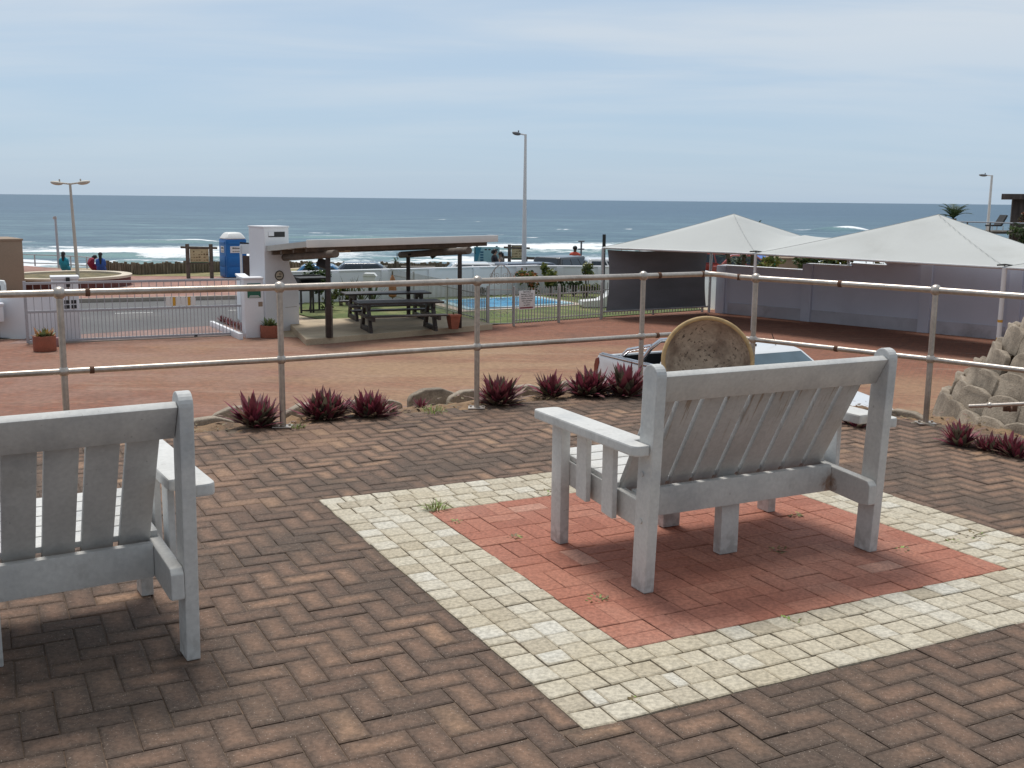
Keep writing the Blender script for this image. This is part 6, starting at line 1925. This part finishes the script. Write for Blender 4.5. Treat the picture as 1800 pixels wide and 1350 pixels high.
# street lamps
def lamp_post(name, label, base, h, heads, r0=.075, r1=.045, mat=None, group='street lamps'):
    T = thing(name, label, 'street lamp', tuple(base), 0, group)
    MB().tube([(0, 0, -.05), (0, 0, h * .25), (0, 0, h)], [r0, r0 * .9, r1], 12).build('pole', mat, T)
    for hx, ln, tilt, mt in heads:
        a = MB(); d = Vector((math.cos(hx), math.sin(hx), math.sin(tilt))).normalized()
        p0 = Vector((0, 0, h - .03))
        a.tube([p0, p0 + d * ln * .45], .032, 8); a.build('arm', mat, T)
        b = MB(); rot = d.to_track_quat('X', 'Z').to_matrix()
        bm = bmesh.new(); bmesh.ops.create_uvsphere(bm, u_segments=16, v_segments=10, radius=1)
        for v in bm.verts:
            v.co = Vector((v.co.x * ln * .34, v.co.y * .14, v.co.z * (.10 if v.co.z < 0 else .06)))
        b.from_bm(bm, p0 + d * ln * .70, rot, True); b.build('lamp_head', mt, T)
        pc = MB(); pc.tube([p0 + d * ln * .55, p0 + d * ln * .55 + Vector((0, 0, .14))], .03, 8); pc.build('light_sensor', mt, T)
    return T
lamp_white = M('white_lamp_paint', (.66, .66, .67), .5, var=.04, fine=.02); lamp_cream = M('cream_lamp_paint', (.50, .46, .40), .6, var=.08); lamp_dark = M('dark_grey_lamp_head', (.13, .14, .16), .5, var=.05)
q = P(137, 487, -1.6); b_ = Vector((q.x, q.y, -1.6)); top = PY(123, 322, q.y)
T = lamp_post('street_lamp', 'cream double-headed street lamp standing in the curved planter', b_, top.z + 1.6, [(.05, .75, .12, lamp_cream), (math.pi - .05, .75, .12, lamp_cream)], .075, .045, lamp_cream)
T.rotation_euler = (0, math.atan2(top.x - q.x, top.z + 1.6), 0)
q = PY(921, 470, 50.0); b_ = Vector((q.x, q.y, -2.5)); top = PY(918, 236, 50.0)
T = lamp_post('street_lamp', 'tall white street lamp in the middle with one dark head to the left', b_, top.z + 2.5, [(math.pi + .3, .62, .16, lamp_dark)], .12, .055, lamp_white)
q = PY(1737, 388, 70.0); b_ = Vector((q.x, q.y, -2.5)); top = PY(1742, 308, 70.0)
T = lamp_post('street_lamp', 'small distant street lamp by the building at the right edge', b_, top.z + 2.5, [(math.pi + .1, .85, .06, lamp_dark)], .11, .07, lamp_white)
q = P(105, 478, -2) ; q = PY(104, 470, 53.5); top = PY(97, 380, 53.5)
T = thing('steel_pole', 'thin bare grey pole left of the double-headed lamp', 'pole', (q.x, q.y, -2))
MB().tube([(0, 0, 0), (top.x - q.x, 0, top.z + 2)], [.075, .05], 10).build('pole', gate_grey, T)
MB().b2(top.x - q.x - .1, top.x - q.x + .06, -.04, .04, top.z + 1.86, top.z + 1.98, .01).build('bracket', steel, T)
q = PY(1060, 500, 37); top = PY(1060, 412, 37)
T = thing('steel_pole', 'short dark grey pole at the left corner of the carport', 'pole', (q.x, q.y, -2)); MB().tube([(0, 0, 0), (0, 0, top.z + 2)], .06, 10).build('pole', black_iron, T)
q = PY(1021, 470, 55); T = thing('beach_shower', 'thin beach shower post with cross arm behind the person in coral red', 'shower', (q.x, q.y, -2.5)); tz = PY(1021, 424, 55).z + 2.5
MB().tube([(0, 0, 0), (0, 0, tz)], .045, 8).build('pole', lamp_dark, T)
for z in (tz, tz - .40): MB().tube([(-.16, 0, z), (.16, 0, z)], .035, 8).build('arm', lamp_dark, T)

# information boards
def info_board(label, base, w, h, z0, rz, col, zt):
    T = thing('information_board', label, 'sign', tuple(base), rz, 'rustic information boards')
    for s in (-1, 1): MB().tube([(s * w / 2, 0, -.05), (s * w / 2, 0, zt)], .085, 10).build('post', greywood, T)
    MB().tube([(-w / 2 - .28, -.02, zt - .14), (w / 2 + .28, -.02, zt - .17)], .05, 8).build('top_bar', greywood, T)
    p_ = MB().b2(-w / 2 + .10, w / 2 - .10, -.03, .03, z0, z0 + h, .01).build('panel', col, T)
    fr_ = MB()
    for a in ((-w / 2 + .09, w / 2 - .09, z0 - .05, z0), (-w / 2 + .09, w / 2 - .09, z0 + h, z0 + h + .05)): fr_.b2(a[0], a[1], -.035, .035, a[2], a[3])
    fr_.build('frame', greywood, T)
    g = random.Random(3); pt = MB()
    W_ = w - .24
    for k in range(4):
        for j in range(7):
            if g.random() < .8:
                x = -W_ / 2 + W_ * (j + .2) / 7; z = z0 + h * (.16 + .2 * k)
                pt.b2(x, x + W_ / 7 * g.uniform(.4, .8), -.034, -.030, z, z + h * g.uniform(.03, .12))
    pt.build('printed_map', M('printed_brown', (.17, .115, .055), .8, var=.4, scale=12), p_)
    gs_ = MB(); gs_.b2(-W_ / 2, W_ / 2, -.034, -.0305, z0 + .01, z0 + h * .07); gs_.build('green_strip', green, p_)
    return T
m_map = M('cream_map_print', (.50, .42, .25), .7, var=.12, scale=5, fine=.12)
q = P(352, 489, -1.97); zt_ = PY(352, 429, q.y).z + 1.97
info_board('rustic wooden information board with cream map panel left of the blue toilet', (q.x, q.y, -1.97), 40 / FPX * q.y, 24 / FPX * q.y, 27 / FPX * q.y, .12, m_map, zt_)
q = PY(908, 470, 53); zt_ = PY(908, 430, 53).z + 2.5
info_board('smaller cream information board beside the tall white lamp post', (q.x, q.y, -2.5), .72, .62, PY(908, 455, 53).z + 2.5, .05, m_map, zt_)
# turquoise painted board
q = PY(856, 470, 53.5); T = thing('mural_board', 'pale turquoise painted billboard behind the two standing people', 'sign', (q.x, q.y, -2.5), .06)
zb, zt_ = PY(856, 464, 53.5).z + 2.5, PY(856, 434, 53.5).z + 2.5
MB().b2(-.65, .62, -.04, .04, zb - .1, zt_, .01).build('panel', M('pale_turquoise_paint', (.26, .47, .50), .6, var=.06), T)
md_ = MB(); md_.prism([(-.64, zb), (-.60, zt_ - .02), (-.28, zt_ - .02), (-.52, zb)], -.046, -.041, 'y'); md_.build('teal_wedge', M('teal_paint', (.05, .24, .33), .6), T)
lb_ = MB()
for k in range(4): lb_.b2(-.34, -.18, -.046, -.041, zb + .15 + k * .13, zb + .23 + k * .13)
lb_.build('text_block', M('dark_teal_paint', (.02, .12, .2), .6), T)
sm_ = MB()
for x in (-.12, .06, .42): sm_.b2(x, x + .11, -.046, -.041, zt_ - .16, zt_ - .10)
sm_.build('printed_words', black_iron, T)
for x in (-.5, .48): MB().b2(x - .05, x + .05, .045, .12, 0, zt_ + .05).build('post', greywood, T)

# portable toilet
q = P(408, 489, -2); T = thing('portable_toilet', 'bright blue portable toilet with white domed roof', 'portable toilet', (q.x, q.y + .3, -2), R(33))
pb = M('blue_moulded_plastic', (.008, .15, .46), .42, var=.08, scale=1.5)
w2 = .47; ht_ = 1.72
MB().b2(-w2, w2, -w2, w2, .05, ht_, .03).build('cabin', pb, T)
dr = MB()
for z0, z1 in ((.12, .50), (.55, .98)): dr.prism([(-w2 + .12, z0), (w2 - .12, z0), (w2 - .06, (z0 + z1) / 2), (w2 - .12, z1), (-w2 + .12, z1), (-w2 + .06, (z0 + z1) / 2)], -w2 - .03, -w2 - .001, 'y', .012)
dr.b2(-w2 + .1, w2 - .1, -w2 - .03, -w2 - .001, 1.50, 1.62, .01); dr.b2(-w2 + .04, w2 - .04, -w2 - .012, -w2 - .0005, .08, 1.66)
dr.build('door', pb, T)
for z0, z1 in ((.12, .50), (.55, .98), (1.50, 1.62)): MB().b2(-w2 - .03, -w2 - .001, -w2 + .1, w2 - .1, z0, z1, .012).build('side_panel', pb, T)
rf = MB(); bm = bmesh.new(); bmesh.ops.create_cube(bm, size=1)
for v in bm.verts: v.co = Vector((v.co.x * (1.0 if v.co.z < 0 else .62), v.co.y * (1.0 if v.co.z < 0 else .62), v.co.z * .30))
bmesh.ops.bevel(bm, geom=list(bm.edges), offset=.10, segments=3, profile=.5, affect='EDGES'); rf.from_bm(bm, (0, 0, ht_ + .15), None, True); rf.build('roof', plastic_white, T)
for k in range(2):
    sg_ = MB()
    if k == 0: sg_.b2(-.28, .22, -w2 - .022, -w2 - .0125, 1.13, 1.42); 
    else: sg_.b2(-w2 - .012, -w2 - .002, -.22, .22, 1.13, 1.42)
    so_ = sg_.build('label_plate', plastic_white, T)
    tx = MB(); g = random.Random(k)
    for r_, z in ((0, 1.30), (1, 1.18)):
        for j in range(4):
            a = -.18 + j * .085; wd = .06
            if k == 0: tx.b2(a, a + wd, -w2 - .026, -w2 - .0225, z, z + (.045 + .03 * g.random() if r_ == 0 else .03))
            else: tx.b2(-w2 - .016, -w2 - .0125, a, a + wd, z, z + (.045 + .03 * g.random() if r_ == 0 else .03))
    tx.build('printing', black_iron, so_)

# pole fences
def pole_fence(label, pts, h, seed, bot):
    T = thing('pole_fence', label, 'fence', tuple(pts[0])); g = random.Random(seed)
    mb = MB()
    for a, b in zip(pts, pts[1:]):
        n = max(1, int((b - a).length / .142))
        for k in range(n):
            p = a.lerp(b, k / n); hh = h + g.uniform(-.05, .06); r_ = g.uniform(.07, .088)
            x, y, z = p.x, p.y + g.uniform(-.02, .02), p.z
            mb.tube([(x, y, z - .1), (x + g.uniform(-.01, .01), y, z + hh - .03), (x, y, z + hh)], [r_, r_, r_ * .75], 8)
    mb.build('poles', polewood, T, world=True)
    return T
a, b_, c = P(183, 480, -2), P(246, 484, -2), P(440, 477, -2)
h_ = PY(246, 463, b_.y).z + 2
pole_fence('upright log fence from the seated people to the blue toilet', [a, b_, c], h_, 5, -2)
a, b_ = PY(440, 470, 57.6), PY(905, 470, 58.0); a.z = b_.z = -2.5
h_ = PY(650, 461, 57.8).z + 2.5
pole_fence('long upright log fence behind the shelter', [a, b_], h_, 6, -2.5)
T = thing('timber_rail', 'dark timber rail fence beyond the parked cars by the lamp post', 'fence', tuple(PY(960, 470, 57)))
a, b_ = PY(884, 452, 57.2), PY(1085, 460, 57.6); a2, b2_ = PY(884, 457, 57.2), PY(1085, 465, 57.6)
MB().beam(a, b_, .1, .14).build('top_rail', greywood, T, world=True)
MB().beam(a - Vector((0, 0, .35)), b_ - Vector((0, 0, .35)), .08, .12).build('lower_rail', greywood, T, world=True)
for k in range(6):
    p = a.lerp(b_, k / 5); MB().tube([(p.x, p.y, -2.55), (p.x, p.y, p.z + .08)], .09, 8).build('post', greywood, T, world=True)
# aloe on the fence line
q = PY(695, 462, 57.0); T = thing('aloe_plant', 'spiky aloe standing above the log fence behind the shelter', 'plant', (q.x, q.y, -2.5)); mb = MB()
for k in range(16): leaf(mb, (0, 0, PY(695, 460, 57).z + 2.5), k * 2.4, R(random.uniform(5, 75)), .34, .06, R(50), 0, .3, 4)
mb.build('leaves', [f_dark], T, auto=False); MB().tube([(0, 0, 0), (0, 0, PY(695, 460, 57).z + 2.52)], .06, 6).build('trunk', bark, T)
# picnic benches beyond the wall
def far_bench(label, px, Y):
    q = PY(px, 470, Y); T = thing('log_picnic_table', label, 'table', (q.x, q.y, -2.5), .08, 'log picnic tables beyond the pool wall')
    t_ = MB(); t_.b2(-.85, .85, -.4, .4, .68, .76, .01); t_.build('tabletop', greywood, T)
    for s in (-1, 1): MB().b2(-.8, .8, s * .8 - .14, s * .8 + .14, .40, .47, .01).build('bench_seat', greywood, T)
    for s in (-1, 1):
        l_ = MB(); l_.b2(s * .55 - .05, s * .55 + .05, -.85, .85, .32, .40); l_.b2(s * .55 - .06, s * .55 + .06, -.14, .14, 0, .68); l_.build('trestle', greywood, T)
for lab, px in (('log picnic table over the wall left of the left shelter post', 560), ('log picnic table over the wall above the dark slate car', 651), ('log picnic table over the wall between the two right shelter posts', 735)): far_bench(lab, px, 53.5)

# ------------------------------------------------------------------ behind the grey wall, right side
def base_r(px, Y, z=-2): q = PY(px, 480, Y); return Vector((q.x, q.y, z))
GR = 'plants behind the grey wall'
shrub('bright yellow-green bush behind the grey wall at the carport post', base_r(1345, 37.5), (.85, .6, .62), 520, .20, 81, [f_yel, f_mid, f_yel], group=GR, zc=1.22)
shrub('dense green hedge bush over the grey wall under the carport valley', base_r(1462, 37.0), (1.0, .7, .62), 900, .18, 82, [f_mid, f_dark, f_yel], group=GR, zc=1.65)
shrub('dark green hedge over the stepped grey wall near the right edge', base_r(1612, 35.5), (1.2, .7, .55), 900, .18, 83, [f_dark, f_mid], group=GR, zc=1.95)
shrub('mid green hedge left of the dark hedge over the stepped grey wall', base_r(1535, 36.0), (1.0, .7, .55), 800, .18, 85, [f_mid, f_dark, f_yel], group=GR, zc=1.85)
shrub('dark hedge mass behind the grey wall below the second canopy peak', base_r(1690, 35.0), (1.3, .7, .7), 900, .20, 86, [f_dark, f_mid], group=GR, zc=2.0)
shrub('green bush right of the tan garden wall', base_r(1425, 38.4), (.8, .5, .55), 500, .18, 84, [f_mid, f_dark], group=GR, zc=1.55)
for i, px in enumerate((1288, 1304, 1318, 1298)):
    p = base_r(px, 40.5 + .2 * i); T = thing('dracaena_plant', ['leaning dark cane plant under the left peak of the carport', 'upright dark cane plant in the middle of its group', 'dark cane plant closest to the carport post', 'shorter pale-leaved cane plant in front of its group'][i], 'plant', tuple(p), 0, 'cane plants behind the grey wall')
    h = [2.4, 2.6, 2.7, 1.5][i]; lean = [-.35, .1, .2, 0][i]
    MB().tube([(0, 0, 0), (lean * .5, 0, h * .6), (lean, 0, h)], [.10, .08, .06], 8).build('stem', bark, T)
    mb = MB(); g = random.Random(90 + i)
    for k in range(44):
        t_ = g.uniform(.45, 1); leaf(mb, (lean * t_, 0, h * t_), k * 2.4, R(g.uniform(10, 75)), g.uniform(.35, .6), .10, R(60), g.randrange(2), .3, 4)
    mb.build('leaves', [f_dark, f_grey if i == 3 else f_dark], T, auto=False)
p0, p1 = base_r(1344, 39.5), base_r(1432, 39.0)
T, L = frame('garden_wall', 'tan garden wall block beyond the grey wall', 'wall', p0, p1)
zt_ = PY(1390, 456, 39.3).z + 2
MB().b2(0, L, 0, .8, -.1, zt_, .01).build('wall_body', tan_wall, T); MB().b2(-.02, L + .02, -.03, .83, zt_ + .001, zt_ + .06, .01).build('coping', tan_wall, T)
q = base_r(1360, 38.3); T = thing('green_sign_board', 'small white and green sign in the bushes beyond the grey wall', 'sign', tuple(q), .1)
zz = PY(1360, 463, 38.3).z + 2
MB().b2(-.12, .12, -.02, .02, zz - .12, zz + .12, .004).build('panel', plastic_white, T); MB().lathe([(.09, -.002), (.09, .006)], (0, -.028, zz), 20, Matrix.Rotation(R(90), 3, 'X'), smooth=False).build('green_disc', M('sign_green', (.02, .36, .18), .5), T)
MB().tube([(0, .03, 0), (0, .03, zz)], .02, 6).build('post', black_iron, T)
# beach gazebos / cars beyond
c_gz = M('blue_gazebo_cloth', (.05, .14, .42), .7, var=.1)
for i, (px, Y, w, top_) in enumerate(((1352, 60, 1.6, 451), (1385, 62, 1.9, 447))):
    q = base_r(px, Y, -2.5); T = thing('beach_gazebo', ['blue gazebo roof under the carport edge by its middle post', 'larger blue gazebo roof right of the other one'][i], 'gazebo', tuple(q), 0, 'blue gazebos by the beach')
    zt_ = PY(px, top_, Y).z + 2.5
    MB().prism([(-w, zt_ - .28), (w, zt_ - .28), (w, zt_ - .16), (.15, zt_), (-.15, zt_), (-w, zt_ - .16)], -1.2, 1.2, 'y', .02).build('roof', c_gz, T)
    for sx_ in (-1, 1):
        for sy in (-1, 1): MB().tube([(sx_ * (w - .05), sy * 1.15, 0), (sx_ * (w - .05), sy * 1.15, zt_ - .2)], .03, 6).build('pole', lamp_dark, T)
car('red car seen through the gap between the dark screen and the cane plants', tuple(base_r(1258, 57, -2.5) - Vector((2, 0, 0))), .02, p_red, 4.3, 1.45)
car('second red car further right behind the cane plants', tuple(base_r(1325, 56, -2.5) - Vector((2.4, 0, 0))), .02, p_red, 4.2, 1.40)
# building, deck, palm at the right edge
q = base_r(1754, 60, -2.5)
T = thing('timber_building', 'dark brown rustic timber building with flat overhanging roof at the right edge', 'building', tuple(q), -.42)
zt_ = PY(1790, 341, 60).z + 2.5; zb_ = PY(1790, 350.5, 60).z + 2.5
tim = M('dark_weathered_timber', (.085, .068, .060), .9, var=.35, scale=2, bump=.4, stretch=(3, 3, .5), col2=(.14, .11, .10), mix2=(.45, .7))
MB().b2(-.15, 8, -.7, 5, zb_, zt_, .02).build('roof', tim, T)
MB().b2(.42, 8, 0, 4.5, 0, zb_ - .001, .02).build('wall', tim, T)
MB().b2(.95, 1.03, -.5, -.42, .5, zb_ - .6).build('post', greywood, T)
MB().b2(1.03, 3, -.5, -.42, 1.35, 1.50).build('beam', M('pale_beam', (.3, .3, .34), .7), T)
wn = MB(); wn.b2(1.25, 2.6, -.03, .02, .35, 1.30); wn.build('window', glass_dark, T)
q = base_r(1700, 57, -2.5); T = thing('timber_deck', 'raised timber deck with thin rail beside the building', 'deck', tuple(q))
zd = PY(1740, 394, 57).z + 2.5
MB().b2(-1.8, 3.6, 0, 3, zd - .5, zd - .38).build('floor', greywood, T)
MB().tube([(-1.6, 0, zd + .12), (3.4, 0, zd + .05)], .035, 8).build('rail', gate_grey, T)
for x in (-1.5, -.2, 1.0, 2.2, 3.2): MB().tube([(x, 0, 0), (x, 0, zd + .1)], .04, 6).build('post', greywood, T)
q = base_r(1745, 58.2, -2.5); T = thing('deck_chair', 'dark lounge chair on the timber deck by the distant lamp', 'chair', (q.x, q.y, -2.5 + zd - .38), .2)
MB().prism([(-.5, .25), (.1, .25), (.42, .82), (.34, .86), (.02, .33), (-.5, .33)], -.3, .3, 'y', .01).build('seat', black_iron, T)
for x in (-.45, .2):
    for y in (-.26, .26): MB().tube([(x, y, 0), (x, y, .27)], .022, 6).build('leg', plastic_white, T)
shrub('grey-green bush below the timber building at the right edge', base_r(1795, 56, -2.5), (1.0, .8, .85), 700, .22, 95, [f_grey, f_dark, f_mid], zc=2.35)
shrub('reddish dry creeper on the front of the timber building', base_r(1797, 58.4, -2.5), (.5, .3, .5), 260, .16, 96, [f_red, f_grey, bark], zc=3.4, stem=False)
q = base_r(1668, 50, -2.5); T = thing('palm_tree', 'palm crown showing behind the right peak of the carport', 'palm', tuple(q))
hp_ = PY(1668, 384, 50).z + 2.5
MB().tube([(0, 0, 0), (.05, 0, hp_ * .5), (0, 0, hp_)], [.22, .17, .14], 10).build('trunk', bark, T)
mb = MB(); g = random.Random(33)
for k in range(15):
    az = k * 2.4; el = R(g.uniform(35, 88)); L = g.uniform(.7, .95)
    p = Vector((0, 0, hp_)); e = el; prev = None
    for s in range(9):
        d = Vector((math.cos(az) * math.cos(e), math.sin(az) * math.cos(e), math.sin(e)))
        p2 = p + d * L / 9
        mb.tube([p, p2], .014, 4, cap=False)
        side = Vector((-math.sin(az), math.cos(az), 0))
        for sg in (-1, 1):
            dl = (side * sg * .8 + d * .75 + Vector((0, 0, -.1))).normalized(); ll = .42 * (1 - (s / 9) ** 2 * .7)
            w = d * .030
            mb.add([p2 - w, p2 + w, p2 + dl * ll], [(0, 1, 2)], False, 0)
        p = p2; e -= R(5 + 5 * g.random())
mb.build('fronds', [f_dark], T, auto=False)
